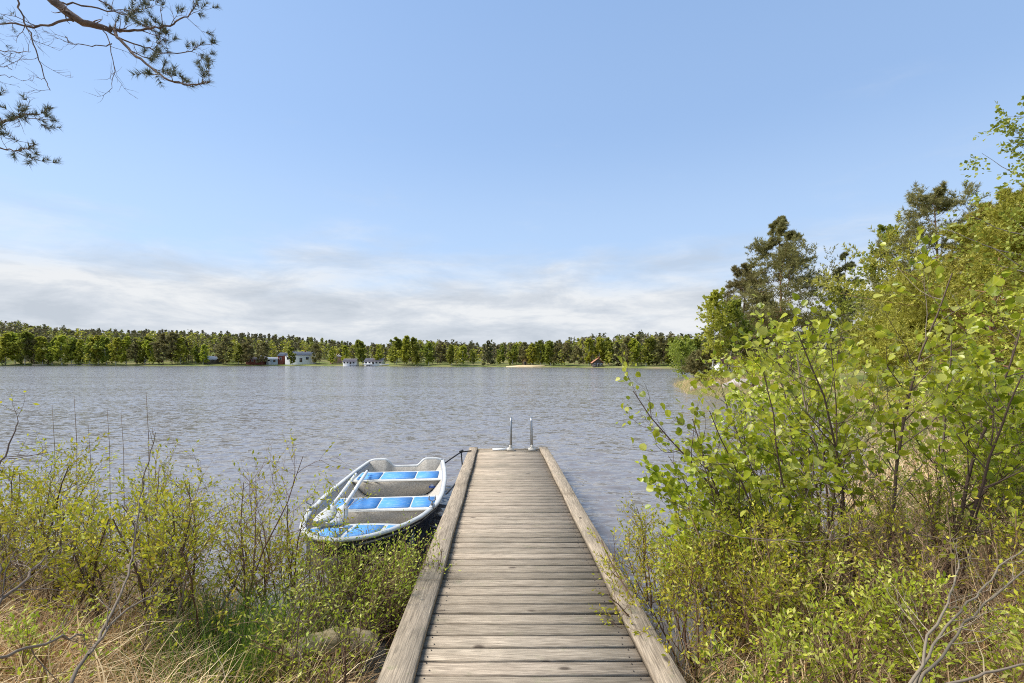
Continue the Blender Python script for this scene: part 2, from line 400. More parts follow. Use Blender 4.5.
# ------------------------------------------------------------------ dock
DZ = .45
def dock_c(y): return .108-.0186*y
def edge(side, inner, y):
    if side < 0: return (-.449-.0219*y) if inner else (-.635-.0179*y)
    return (.80-.0311*y) if inner else (.948-.0306*y)
dock = empty('wooden_dock', (0, 0, 0), 'weathered grey wooden dock with cross planks and side beams running out into the lake', 'dock')
rng = np.random.RandomState(2)
g = Geo(); y = -.9
while y < 9.10:
    wd = .1135+rng.uniform(-.002, .002)-.005; hw = .735+rng.uniform(-.004, .004)
    g_ = rng.uniform(-.002, .002)
    # chamfered board
    zt = DZ-.052+rng.uniform(-.002, .002); zb = zt-.028; c_ = .004; cxx = dock_c(y)+rng.uniform(-.008, .008)
    c_ = .007; prof = [(-wd/2, zb), (wd/2, zb), (wd/2, zt-c_), (wd/2-c_, zt), (-wd/2+c_, zt), (-wd/2, zt-c_)]
    sk = rng.uniform(-.003, .003)
    ja, jb = rng.uniform(0, .012, 2); xa, xb = edge(-1, False, y)+ja, edge(1, False, y)-jb
    v = [(xa, y+p+g_-sk, q) for p, q in prof]+[(xb, y+p+g_+sk, q) for p, q in prof]
    n = 6
    g.addl(v, [[k, (k+1) % n, (k+1) % n+n, k+n] for k in range(n)]+[list(range(n))[::-1], list(range(n, 2*n))])
    y += .1255
y = -.9
while y < 9.10:
    for sx in (edge(-1, True, y)+.05-dock_c(y), edge(1, True, y)-.05-dock_c(y)):
        for sy in (-.030, .030):
            px_, py_ = dock_c(y)+sx+rng.uniform(-.02, .02), y+sy+rng.uniform(-.008, .008)
            a = np.arange(6)*math.pi/3
            v = np.stack([px_+.0048*np.cos(a), py_+.0048*np.sin(a), np.full(6, DZ-.0488)], 1); g.addl(v, [list(range(6))], 1)
    y += .1255
g.build('plank_deck', [M['plank'], plain('dark_screw', (.05, .04, .035), rough=.5, metallic=.6)], dock)
def beam(y0, y1, side, seg):
    g = Geo(); inn, out = (.735-.095, .735) ; 
    inn = .735-.175+.012
    rows = 14; V = []
    for q in range(rows+1):
        y = y0+(y1-y0)*q/rows; cx_ = dock_c(y)
        wob = .004*math.sin(y*3+side+seg); a, bb = edge(side, True, y)+side*wob, edge(side, False, y)+side*(.003+wob*.5)
        if side < 0: a, bb = bb, a
        zt, zb, ch = DZ+.006*math.sin(y*1.7+seg), DZ-.0515, .008
        V += [(a, y, zb), (bb, y, zb), (bb, y, zt-ch), (bb-ch, y, zt), (a+ch, y, zt), (a, y, zt-ch)]
    Fs = [[q*6+k, q*6+(k+1) % 6, (q+1)*6+(k+1) % 6, (q+1)*6+k] for q in range(rows) for k in range(6)]
    g.addl(V, [f[::-1] for f in Fs]+[[5, 4, 3, 2, 1, 0][::-1], [rows*6+k for k in range(6)]])
    return g.build('side_beam', M['beam'], dock)
for side, cuts in ((-1, (-.9, 3.55, 6.35, 9.14)), (1, (-.9, 2.9, 5.9, 9.14))):
    for k in range(3): beam(cuts[k]+.003, cuts[k+1]-.003, side, k)
g = Geo()
for sx in (-.62, 0, .62): g.box((dock_c(4.1)+sx+.01, 4.1, DZ-.08-.085), (.05, 10.0, .16), rz=.0186)
g.build('bearer', M['post'], dock)
for y in (-.2, 2.2, 4.6, 6.9, 9.0):
    for sx in (-.67, .67):
        g = Geo(); px_ = dock_c(y)+sx
        tube1(g, [(px_, y, -1.6), (px_, y, DZ-.085)], .06, 12); g.build('post', M['post'], dock, True)
# end cross board
g = Geo(); g.box((dock_c(9.1), 9.165, DZ-.13), (1.47, .035, .17)); g.build('end_board', M['beam'], dock)

# ladder at the dock end
met = plain('galvanised_steel', (.30, .30, .30), (.42, .42, .41), .42, 20, metallic=.9)
pad = plain('pale_plastic_foot', (.48, .44, .37), (.58, .54, .47), .6, 20)
lad = empty('bathing_ladder', (dock_c(9)+.01, 9.0, DZ), 'steel bathing ladder with two upright handrails at the far end of the dock', 'ladder')
for sx, px_ in ((-1, 510.5), (1, 532.0)):
    X0 = (px_-512)/F*9.0-lad.location.x; le = -.012*sx
    g = Geo(); tube1(g, [(X0, 0, -.03), (X0-.004*sx, 0, .2), (X0+le, .0, .50), (X0+le, .035, .535), (X0+le, .10, .55), (X0+le, .16, .525), (X0+le, .185, .46), (X0+le, .19, .1), (X0+le, .2, -.6), (X0+le, .22, -1.15)], .019, 10)
    g.build('handrail', met, lad, True)
    g = Geo(); g.box((X0, 0, -.028), (.14, .12, .045)); g.box((X0, 0, -.001), (.075, .07, .02)); tube1(g, [(X0, 0, 0), (X0, 0, .05)], .028, 10); g.build('mounting_foot', pad, lad)
for k, zz in enumerate((-.35, -.62, -.9)):
    g = Geo(); g.box((.19-.0+(521-512)/F*9-.19-lad.location.x, .205+.01*k, zz), (.38, .09, .025)); g.build('rung', met, lad)
g = Geo(); g.box((0, 0, 0), (.26, .11, .03)); g.box((0, .05, -.035), (.26, .02, .05))
bb = g.build('bench_board', plain('white_paint', (.72, .71, .68), (.62, .61, .58), .5, 12), loc=(at(499.5, 447, 9.02)[0], 9.05, DZ-.035))
tag(bb, 'short white board screwed on the dock end left of the ladder', 'board')

# ------------------------------------------------------------------ boat
bx, by = -1.76, 8.02; LB = 4.36
bx, by = -1.755, 8.0; LB = 4.22
boat = empty('rowing_boat', (bx, by, 0), 'white rowing boat with blue seat panels and dark hull moored left of the dock', 'boat', rz=math.radians(185.4))
ts = [0, .15, .3, .5, .65, .78, .87, .93, .97, .99, 1.0]
def wf(t): return float(np.interp(t, ts, [.615, .675, .71, .715, .67, .575, .47, .365, .255, .15, .002]))
def zf(t): return float(np.interp(t, [0, .3, .6, .8, .92, 1], [.40, .395, .44, .53, .60, .64]))
M['hull'] = plain('navy_hull', (.018, .022, .035), (.03, .035, .05), .35, 6)
M['gel'] = plain('white_gelcoat', (.46, .46, .43), (.54, .54, .51), .5, 6, bump=.05, bscale=8)
M['liner'] = plain('speckled_liner', (.33, .295, .24), (.50, .46, .39), .7, 55, bump=.15, bscale=60)
M['blue'] = plain('blue_nonslip', (.07, .27, .60), (.28, .43, .60), .7, 11, lo=.5, hi=.78, stretch=(1, 2, 1))
nst, npf = 41, 11
def section(t, inner):
    w_, z_ = wf(t), zf(t); kz = -.13+.62*max(0, (t-.62)/.38)**2.0*1.05; kz = min(kz, zf(t)-.06)
    if inner: w_ = max(w_-.035, .01); kz = max(kz+.05, .09); z_ -= .0
    pts = []
    for k in range(-npf, npf+1):
        a = k/npf; s = abs(a)
        u = 1-(1-s)**2.0; xx = math.copysign(w_*(.86*min(1, s*1.35)+.14*s) if s < .74 else w_*(.86+.14*s), a) if False else math.copysign(w_*min(1, (s*1.3)**.9*.9 if s < .65 else .77+(s-.65)/.35*.23), a)
        zz = kz+(z_-kz)*(.16*s/.55 if s < .55 else .16+.84*((s-.55)/.45)**1.0)
        pts.append((xx, zz))
    return pts
def shell(inner, mat, name):
    g = Geo(); V = []
    tt = 1-(1-np.linspace(0, 1, nst))**1.5 if False else np.concatenate([np.linspace(0, .85, 26), np.linspace(.87, 1, 15)])
    for t in tt:
        yy = LB*t*(1-.012*(inner)) if inner else LB*t
        for x_, z_ in section(t, inner): V.append((x_, yy-(.03 if inner and t > .9 else 0)*t, z_))
    n = 2*npf+1; i = (np.arange(len(tt)-1)[:, None]*n+np.arange(n-1)[None]).ravel()
    f = np.stack([i, i+1, i+n+1, i+n], 1)
    g.add(V, f if inner else f[:, ::-1]); return g.build(name, mat, boat, True)
shell(False, M['hull'], 'hull'); shell(True, M['liner'], 'inner_liner')
# gunwale: wide rounded rim, swept along the sheer
def rim_side(sgn):
    tt = np.concatenate([np.linspace(0, .84, 22), np.linspace(.86, 1, 16)])
    return [np.array([sgn*(wf(t)-.012), LB*t, zf(t)+.012]) for t in tt]
rim = np.array(rim_side(-1)+rim_side(1)[::-1][1:])
def sweep(g, pts, prof, m=0):
    P = np.asarray(pts, float); T = norm(np.gradient(P, axis=0)); up = np.array([0, 0, 1.])
    S = norm(np.cross(T, up)); U = np.cross(S, T); k = len(prof)
    V = P[:, None]+S[:, None]*np.array(prof)[None, :, 0:1]+U[:, None]*np.array(prof)[None, :, 1:2]
    n = len(P); i = (np.arange(n-1)[:, None]*k+np.arange(k)[None]); j = (np.arange(n-1)[:, None]*k+(np.arange(k)[None]+1) % k)
    g.add(V, np.stack([i, j, j+k, i+k], -1).reshape(-1, 4), m); 
    g.addl(V[0], [list(range(k))], m); g.addl(V[-1], [list(range(k))[::-1]], m)
g = Geo()
sweep(g, rim, [(.026, -.020), (.028, .003), (.019, .012), (-.002, .015), (-.020, .011), (-.027, .0), (-.024, -.012)])
g.build('gunwale', M['gel'], boat, True)
g = Geo(); sweep(g, rim+np.array([0, 0, -.035]), [(.04, -.03), (.044, 0), (.04, .018), (.0, .01), (.0, -.02)])
g.build('rubbing_strake', plain('grey_strake', (.30, .31, .33), rough=.5), boat, True)
# transom with motor notch and raised corners
g = Geo(); top = []
xsr = np.linspace(-.595, .595, 41)
for x_ in xsr:
    s = abs(x_)
    zt = .325 if s < .17 else .325+.115*(.5-.5*math.cos(math.pi*min(1, (s-.17)/.17)))
    if s > .5: zt -= .03*(s-.5)/.1
    top.append(zt)
sec0 = sorted(section(0, False)); bot = [float(np.interp(x_, [p_[0] for p_ in sec0], [p_[1] for p_ in sec0]))+.004 for x_ in xsr]
for yy in (-.0, .055):
    pass
V = [(x_, -.02, z_) for x_, z_ in zip(xsr, bot)]+[(x_, -.02, z_) for x_, z_ in zip(xsr, top)]+[(x_, .045, z_) for x_, z_ in zip(xsr, bot)]+[(x_, .045, z_) for x_, z_ in zip(xsr, top)]
n = 41; Fs = []
for k in range(n-1):
    Fs += [[k, k+1, n+k+1, n+k], [2*n+k+1, 2*n+k, 3*n+k, 3*n+k+1], [n+k, n+k+1, 3*n+k+1, 3*n+k]]
g.addl(V, Fs); g.build('transom', M['liner'], boat)
g = Geo(); tube1(g, [(x_, .012, z_) for x_, z_ in zip(xsr, top)], .028, 8); g.build('transom_rim', M['gel'], boat, True)
def thwart(y0, y1, zt, boxed):
    t0, t1 = y0/LB, y1/LB; w0, w1 = wf(t0)-.06, wf(t1)-.06
    g = Geo(); zb = .075 if boxed else zt-.05
    pr = .02
    V = [(-w0, y0, zt), (w0, y0, zt), (w1, y1, zt), (-w1, y1, zt), (-w0*.72, y0, .17), (w0*.72, y0, .17), (w1*.72, y1-pr, .17), (-w1*.72, y1-pr, .17), (-w0*.5, y0, .10), (w0*.5, y0, .10), (w1*.5, y1-pr, .10), (-w1*.5, y1-pr, .10)]
    g.addl(V, [[0, 1, 2, 3], [0, 4, 8, 9, 5, 1], [3, 2, 6, 10, 11, 7], [0, 3, 7, 4], [1, 5, 6, 2]])
    th = g.build('thwart', M['liner'], boat)
    g = Geo(); g.addl([(-w0-.01, y0-.012, zt+.002), (w0+.01, y0-.012, zt+.002), (w1+.01, y1+.015, zt+.002), (-w1-.01, y1+.015, zt+.002),
                       (-w0-.01, y0-.012, zt+.022), (w0+.01, y0-.012, zt+.022), (w1+.01, y1+.015, zt+.022), (-w1-.01, y1+.015, zt+.022)],
                      [[4, 5, 6, 7], [0, 4, 7, 3][::-1], [1, 2, 6, 5], [3, 7, 6, 2], [0, 1, 5, 4]])
    g.build('seat_top', M['gel'], th)
    return th, w0, w1
def pads(th, y0, y1, zt, spans):
    for a, bb in spans:
        g = Geo(); r = .02; z0, z1 = zt+.022, zt+.028
        xs_ = [a, a+r, bb-r, bb]; V = [(a+r, y0), (bb-r, y0), (bb, y0+r), (bb, y1-r), (bb-r, y1), (a+r, y1), (a, y1-r), (a, y0+r)]
        V3 = [(x_, y_, z0) for x_, y_ in V]+[(x_, y_, z1) for x_, y_ in V]
        g.addl(V3, [list(range(8, 16))]+[[k, (k+1) % 8, (k+1) % 8+8, k+8] for k in range(8)])
        g.build('blue_pad', M['blue'], th)
th, w0, w1 = thwart(.55, 1.07, .34, True)
pads(th, .60, 1.03, .34, [(-w0+.03, -.262), (-.24, .24), (.262, w0-.03)])
g = Geo(); g.box((-.50, 1.0575, .265), (.085, .006, .075)); g.build('sticker', plain('blue_sticker', (.03, .10, .50)), th)
g = Geo(); g.box((-.50, 1.0625, .268), (.045, .002, .02)); g.box((-.50, 1.0625, .245), (.06, .002, .008)); g.build('sticker_emblem', plain('pale_print', (.45, .55, .75)), th)
th, w0, w1 = thwart(1.95, 2.46, .335, True)
pads(th, 2.0, 2.42, .335, [(-w0+.04, -.35), (-.33, .03), (.05, .36), (.38, w0-.04)])
# foredeck
ys_ = 3.46; g = Geo(); tt = np.concatenate([np.linspace(ys_/LB, .9, 8), np.linspace(.91, .995, 9)]); V = []
for t in tt:
    for s in np.linspace(-1, 1, 9): V.append((s*(wf(t)-.03), LB*t-.02, zf(t)-.05+.03*(1-s*s)))
i = (np.arange(len(tt)-1)[:, None]*9+np.arange(8)[None]).ravel(); nv = len(V)
g.add(V, np.stack([i, i+1, i+10, i+9], 1))
w_ = wf(ys_/LB)-.03; zz = zf(ys_/LB)-.05
g.addl([V[k] for k in range(9)]+[(v[0], v[1]-.01, .09) for v in V[:9]], [[k+1, k, k+9, k+10] for k in range(8)])
fd = g.build('foredeck', M['gel'], boat, False)
def fpad(poly):
    g = Geo(); V = []
    for x_, y_ in poly:
        t = y_/LB; s = x_/max(wf(t)-.03, .05); V.append((x_, y_, zf(t)-.05+.03*(1-s*s)+.007))
    n = len(V); V2 = [(a, b_, c_-.007) for a, b_, c_ in V]
    # subdivide towards a centre so the pad follows the camber
    cx_ = tuple(np.mean(V, 0)); g.addl(V+V2+[cx_], [[k, (k+1) % n, 2*n] for k in range(n)]+[[k+n, (k+1) % n+n, (k+1) % n, k] for k in range(n)])
    g.build('blue_pad', M['blue'], fd)
fpad([(-.46, 3.53), (-.27, 3.53), (-.27, 3.86), (-.34, 3.78), (-.42, 3.66)])
fpad([(-.235, 3.53), (.02, 3.53), (.02, 4.03), (-.10, 4.01), (-.235, 3.90)])
fpad([(.055, 3.53), (.28, 3.53), (.28, 3.84), (.20, 3.94), (.055, 4.03)])
fpad([(.315, 3.53), (.46, 3.53), (.42, 3.66), (.315, 3.80)])
for y_, s in ((2.9, 1), (2.9, -1)):
    g = Geo(); x_ = s*(wf(y_/LB)-.012); z0 = zf(y_/LB)+.03
    g.box((x_, y_, z0), (.05, .12, .02)); tube1(g, [(x_, y_, z0), (x_, y_, z0+.05)], .012, 8)
    tube1(g, [(x_-.03, y_, z0+.11), (x_-.034, y_, z0+.07), (x_, y_, z0+.05), (x_+.034, y_, z0+.07), (x_+.03, y_, z0+.11)], .007, 6)
    g.build('rowlock', met, boat)
g = Geo(); tube1(g, [(-.03, 4.07, .66), (-.03, 4.09, .70), (.03, 4.09, .70), (.03, 4.07, .66)], .008, 6); g.build('bow_ring', met, boat)
# oars, lying on the thwarts with their blades on the foredeck
def oar(p0, p1, label, tw):
    p0, p1 = np.array(p0), np.array(p1); d = p1-p0; Ln = np.linalg.norm(d); d = d/Ln
    root = empty('oar', tuple(p0), label, 'oar', 'oars lying in the boat')
    g = Geo(); tube1(g, [d*Ln*.0, d*Ln*.25, d*Ln*.76], [.021, .025, .019], 10); g.build('shaft', plain('white_oar', (.70, .70, .68), (.60, .59, .56), .4, 9), root, True)
    g = Geo(); tube1(g, [-d*.13, -d*.02], [.017, .019], 10); g.build('grip', plain('black_grip', (.05, .05, .05)), root, True)
    s = norm(np.cross(d, [0, 0, 1.])); u = np.cross(s, d); s = s*math.cos(tw)+u*math.sin(tw); u = np.cross(s, d)
    g = Geo(); V = []
    for q, wq in ((.74, .02), (.80, .055), (.88, .085), (.96, .09), (1.0, .065)):
        for sx, dz in ((-1, 0), (0, .012), (1, 0)): V.append(d*Ln*q+s*wq*sx+u*(dz+.004)-u*0)
        for sx in (1, 0, -1): V.append(d*Ln*q+s*wq*sx-u*(.004+(.012 if sx == 0 else 0)))
    g.addl(V, [[q*6+k, q*6+(k+1) % 6, (q+1)*6+(k+1) % 6, (q+1)*6+k] for q in range(4) for k in range(6)]+[[5, 4, 3, 2, 1, 0], [24, 25, 26, 27, 28, 29]])
    g.build('blade', M['gel'], root)
oar(at(367, 473.5, 7.1)+[0, 0, .03], at(333, 527, 4.42)+[0, 0, .03], 'white oar lying on the boat seats, nearer the dock', .15)
oar(at(356, 477, 6.95)+[0, 0, .04], at(321, 527, 4.42)+[0, 0, .05], 'white oar lying on the boat seats, nearer the open lake side', -.1)
# mooring lines
rp = plain('black_rope', (.02, .02, .022), (.05, .05, .05), .8, 60)
def rope(pts, r, label, name='mooring_rope'):
    g = Geo(); P = np.array(pts, float)
    # smooth
    for _ in range(3): P = np.concatenate([[P[0]], np.stack([P[:-1]*.75+P[1:]*.25, P[:-1]*.25+P[1:]*.75], 1).reshape(-1, 3), [P[-1]]])
    tube1(g, P, r, 6); return tag(g.build(name, rp, smooth=True), label, 'rope', 'mooring ropes of the boat')
dl = dock_c(8.6)-.735
rope([at(441, 466, 7.95), at(452, 458, 8.2), at(461, 452, 8.4), (dl-.02, 8.6, DZ+.01), (dl+.06, 8.65, DZ+.013)], .012, 'black rope from the boat stern corner to the far left corner of the dock')
g = Geo(); tube1(g, [at(461, 450.5, 8.4), at(461.6, 457, 8.38), at(462.5, 468, 8.33)], .012, 6); tube1(g, [at(459.5, 452, 8.38), at(463, 450.5, 8.42)], .02, 8)
tag(g.build('hanging_snap_hook', rp, smooth=True), 'black hook hanging down from the rope at the dock corner', 'hook')
rope([at(446, 494, 5.95), at(451, 489, 6.1), at(456, 483, 6.45), (dock_c(6.8)-.73, 6.8, DZ-.03)], .011, 'thick black rope from the boat side to the middle of the dock edge')



# ------------------------------------------------------------------ growing plants
def branches(g, lv, sides=(6, 4, 3, 3), mats=(0, 0, 0, 0)):
    for i, (P, Rd) in enumerate(lv): tubes(g, P, Rd, sides[i], mats[i])
def put_leaves(g, P, k, rng, size, wid, kind, t0=.15, t1=1.0, spreadv=.9, up=.5, m=0):
    Mn = len(P); t = t0+(t1-t0)*(np.arange(k)[None]+rng.rand(Mn, k))/k
    t[:, -1] = np.minimum(.99, t1)
    pos, T = sample(P, np.clip(t, 0, .999)); pos = pos.reshape(-1, 3); T = T.reshape(-1, 3)
    d = norm(T+perp(T, rng)*spreadv); nr = norm(rng.normal(size=d.shape)*.6+np.array([0, 0, up]))
    s = size*(1.18 if size < .03 else 1.0)*(.55+.9*rng.rand(len(pos)))
    leaves(g, pos, d, nr, s, s*wid, kind, m)
def stems0(n, r, h, lean, spread, rng, npt=10, wig=.09, up=.05, rad=.012, hv=.35, z0=-.05):
    a = rng.rand(n)*2*math.pi; q = r*np.sqrt(rng.rand(n))
    st = np.stack([q*np.cos(a), q*np.sin(a), np.full(n, z0)], 1)
    d = np.stack([np.cos(a)*spread*rng.rand(n)+lean[0], np.sin(a)*spread*rng.rand(n)+lean[1], np.ones(n)], 1)
    ln = h*(1-hv*rng.rand(n)); P = path(st, d, ln, npt, wig, up, rng)
    return P, (rad*(.6+.5*rng.rand(n)))[:, None]*np.linspace(1, .25, npt)[None]
def shrub(label, X0, Y0, h, seed, n=7, r=.22, lean=(0, 0), spread=.5, rad=.011, k1=8, k2=5, l1=.38, l2=.16, nl=6, leaf=.02, lw=.42,
          kind='small', lm='bud', tm='twig', a1=.75, a2=.75, name='shrub', cat='bush', group=None, lt0=.15, wig=.09, hv=.35, zb=None, t1lo=.25, lup=.5, bare=0.0, z0=None):
    rng = np.random.RandomState(seed); z = (max(ground1(X0, Y0), -.3) if z0 is None else z0)
    root = empty(name, (X0, Y0, z), label, cat, group)
    P0, R0 = stems0(n, r, h, lean, spread, rng, rad=rad, wig=wig, hv=hv)
    P1, R1 = grow(P0, R0, k1, t1lo, .97, a1, lambda t: h*l1*(1.15-.75*t), 7, .13, .05, rng, .55, rmin=.0022)
    P2, R2 = grow(P1, R1, k2, .15, 1.0, a2, lambda t: h*l2*(1.15-.5*t), 5, .12, .06, rng, .6, rmin=.0013)
    g = Geo(); branches(g, [(P0, R0), (P1, R1), (P2, R2)]); g.build('branches', M[tm], root)
    if nl:
        g = Geo(); keep = rng.rand(len(P2)) > bare
        put_leaves(g, P2[keep], nl, rng, leaf, lw, kind, lt0, 1, up=lup); put_leaves(g, P1[rng.rand(len(P1)) > bare], max(2, nl//2), rng, leaf, lw, kind, .4, 1, up=lup)
        g.build('foliage', M[lm], root)
    return root
B = 'budding bushes on the left bank'
shrub('tall thin budding bush rising highest over the left bank, level with the boat bow', -1.93, 3.15, 1.62, 11, n=8, k1=10, k2=6, nl=6, leaf=.024, spread=.5, rad=.013, lean=(-.06, .05), tm='redtwig', group=B, bare=.45)
shrub('bushy olive green bush just left of the tallest bush', -2.45, 3.1, 1.22, 12, n=9, k1=9, k2=6, nl=8, leaf=.026, spread=.5, rad=.014, group=B, bare=.12)
shrub('airy bush with reddish twigs nearest the open water in front of the boat bow', -1.85, 3.95, 1.25, 13, n=9, k1=10, k2=6, nl=6, leaf=.024, spread=.6, lean=(.1, 0), tm='redtwig', group=B, bare=.12)
shrub('dense yellow green bush on the left edge of the bank', -3.6, 3.5, 1.15, 14, n=10, k1=9, k2=6, nl=9, leaf=.024, spread=.5, group=B, bare=.12)
shrub('twiggy bush with a few green shoots second from the left edge', -2.95, 3.0, .98, 15, n=8, k1=8, k2=6, nl=8, leaf=.023, spread=.45, group=B, bare=.12)
shrub('low green bush in the bottom left corner', -2.45, 2.2, .60, 16, n=9, k1=7, k2=5, nl=5, leaf=.020, spread=.7, lm='bud2', tm='redtwig', group=B, bare=.12)
shrub('small green bush in the straw below the tall bush', -1.45, 2.0, .42, 17, n=6, k1=6, k2=5, nl=4, leaf=.018, spread=.7, lm='bud2', tm='redtwig', group=B, bare=.12)
shrub('bush spreading between the sedge tuft and the tall bush', -2.05, 2.75, .95, 19, n=5, k1=7, k2=5, nl=5, leaf=.020, spread=.6, lean=(-.1, .1), group=B, bare=.12)
shrub('wide bush behind the others at the left edge by the water', -4.6, 4.3, 1.25, 20, n=10, k1=8, k2=6, nl=7, leaf=.026, spread=.6, group=B, bare=.12)
shrub('second row bush seen between the two left bushes', -3.0, 3.9, 1.15, 21, n=9, k1=8, k2=6, nl=7, leaf=.022, spread=.6, group=B, bare=.12)
# bare leaning grey boughs on the left
def boughs(label, polys, seed, tm='greytwig', twigs=8, name='bare_bough', cat='branch', group=None, lf=0):
    rng = np.random.RandomState(seed); p0 = np.array(polys[0][0][0]); root = empty(name, tuple(p0), label, cat, group); g = Geo(); gl = Geo()
    for pts, r0, r1 in polys:
        P = np.array(pts, float)-p0
        for _ in range(2): P = np.concatenate([[P[0]], np.stack([P[:-1]*.75+P[1:]*.25, P[:-1]*.25+P[1:]*.75], 1).reshape(-1, 3), [P[-1]]])
        nz = rng.normal(size=P.shape)*.004; nz[0] = 0; P += nz
        Rr = np.linspace(r0, r1, len(P)); tubes(g, P[None], Rr[None], 7)
        if twigs:
            P1, R1 = grow(P[None], Rr[None], twigs, .25, 1, .8, lambda t: .26*(1.3-t), 7, .12, .02, rng, .5, rmin=.002)
            P2, R2 = grow(P1, R1, 4, .2, 1, .7, lambda t: .14*(1.3-t), 5, .15, .02, rng, .6, rmin=.0013)
            branches(g, [(P1, R1), (P2, R2)], (4, 3))
            if lf: put_leaves(gl, P2, lf, rng, .018, .45, 'small')
    g.build('branches', M[tm], root, True)
    if lf: gl.build('foliage', M['bud'], root)
    return root
G_ = 'bare grey boughs leaning over the bank'
boughs('long leaning grey bough rising diagonally through the straw on the left', [([at(60, 700, 1.75), at(88, 655, 1.95), at(108, 620, 2.15), at(128, 580, 2.4), at(134, 545, 2.6), at(138, 505, 2.75), at(148, 465, 2.9), at(156, 432, 3.0)], .008, .002), ([at(88, 655, 1.95), at(120, 612, 2.2), at(158, 592, 2.5)], .006, .003)], 31, group=G_)
boughs('thin pale bough reaching in low from the left edge of the picture', [([at(-25, 668, 1.6), at(20, 650, 1.75), at(60, 640, 1.85), at(86, 634, 1.95)], .007, .003)], 32, group=G_, twigs=4)
boughs('forked grey bough at the left edge above the low bough', [([at(-30, 625, 1.7), at(10, 596, 1.85), at(30, 575, 2.0), at(48, 555, 2.2)], .008, .003), ([at(-30, 625, 1.7), at(-6, 606, 1.8), at(3, 572, 1.9), at(-8, 545, 1.95)], .006, .003)], 33, group=G_, twigs=6)
boughs('dark twig standing up alone against the water at the left edge', [([at(-20, 520, 2.2), at(-2, 470, 2.3), at(8, 448, 2.35), at(18, 421, 2.4)], .006, .002)], 34, tm='twig', group=None, twigs=3, name='bare_twig', lf=2)
# by the dock, left side
D = 'small leaved bushes along the dock'
shrub('bush pressed against the dock beam right under the boat side', -.92, 3.75, .85, 46, n=13, r=.2, k1=9, k2=5, nl=3, leaf=.0205, lm='bud2', tm='redtwig', spread=.5, group=D, z0=-.1)
shrub('green bush standing in the water against the dark boat bow', -1.34, 3.3, 1.0, 47, n=13, r=.22, k1=9, k2=5, nl=3, leaf=.0205, lm='bud2', tm='redtwig', spread=.55, group=D, z0=-.1)
shrub('thick little bush halfway between the log and the dock', -1.15, 3.05, .92, 48, n=12, r=.2, k1=8, k2=5, nl=3, leaf=.0205, lm='bud2', tm='redtwig', spread=.55, group=D)
shrub('bright green low bush squeezed between boat and dock', -.98, 3.4, .95, 41, n=14, r=.2, k1=8, k2=5, nl=3, leaf=.0205, lm='bud2', tm='redtwig', spread=.5, group=D)
shrub('young bush with dark straight stems in front of the boat bow', -1.16, 2.82, .92, 42, n=6, r=.16, k1=7, k2=4, nl=3, leaf=.0205, lm='bud2', spread=.35, group=D, lean=(-.05, .05))
shrub('bright green bush leaning over the boat side nearest the dock', -1.15, 3.85, .85, 43, n=14, r=.22, k1=8, k2=5, nl=3, leaf=.0205, lm='bud2', tm='redtwig', spread=.5, group=D, z0=-.15)
shrub('tiny bush at the foot of the dock, left of the first planks', -.98, 2.45, .6, 44, n=10, r=.15, k1=6, k2=4, nl=3, leaf=.019, lm='bud2', tm='redtwig', spread=.6, group=D)
shrub('bush in the corner under the boat bow by the mossy log', -1.38, 2.62, .55, 45, n=6, r=.15, k1=6, k2=5, nl=3, leaf=.0205, lm='bud2', tm='redtwig', spread=.7, group=D)
# by the dock, right side
D2 = 'low bushes right of the dock'
for i_, (X0, Y0, h, sd, lab, nl_, tm_) in enumerate([
    (1.32, 4.0, 1.0, 66, 'leafy bush standing in the water beyond the right side beam', 8, 'redtwig'),
    (1.62, 3.35, 1.1, 67, 'tall leafy bush between right side beam and low spreading alder', 8, 'redtwig'),
    (1.22, 3.1, .95, 51, 'low green bush hugging the right side beam of the dock', 6, 'redtwig'),
    (1.42, 2.35, .80, 52, 'bush leaning over the near right corner of the dock', 6, 'redtwig'),
    (1.75, 2.9, .95, 53, 'reddish stemmed bush below the leftmost alder branches', 5, 'redtwig'),
    (2.15, 2.3, .72, 54, 'low bush with pale green shoots at the bottom edge right of the dock', 5, 'redtwig'),
    (2.75, 2.75, .95, 55, 'twiggy bush under the alder trunk', 4, 'redtwig'),
    (3.3, 3.4, 1.05, 56, 'bush with many upright brown stems right of the alder trunk', 5, 'redtwig'),
    (2.75, 2.0, .62, 57, 'small yellowish bush behind the arching grey boughs', 5, 'redtwig'),
    (4.1, 3.6, 1.25, 58, 'green bush at the right edge halfway down', 7, 'redtwig'),
    (1.7, 3.8, 1.1, 59, 'bush at the waterline right of the dock', 6, 'redtwig'),
    (3.4, 2.4, .85, 60, 'bush in the bottom right corner', 7, 'redtwig'),
    (2.3, 3.55, 1.1, 61, 'bush behind the bottom branches of the alder', 5, 'redtwig'),
    (4.9, 4.6, 1.35, 62, 'broad bush behind the right alder by the right edge', 7, 'twig')]):
    shrub(lab, X0, Y0, h, sd, n=12, r=.26, k1=8, k2=6, nl=nl_+1, leaf=.022, lm='bud2' if i_ % 2 else 'bud', tm=tm_, spread=.7, group=D2, bare=.2)
boughs('arching pale grey boughs crossing the bottom right bushes', [([at(905, 700, 1.7), at(930, 652, 1.9), at(955, 612, 2.05), at(985, 588, 2.15), at(1000, 565, 2.25), at(1045, 535, 2.4)], .0055, .003), ([at(905, 700, 1.7), at(918, 686, 1.76), at(955, 640, 1.95), at(980, 605, 2.1), at(1010, 580, 2.2), at(1060, 545, 2.4)], .006, .003), ([at(905, 700, 1.7), at(925, 640, 1.85), at(950, 600, 2.05), at(960, 560, 2.2)], .006, .003)], 63, group=G_, twigs=9, lf=1)
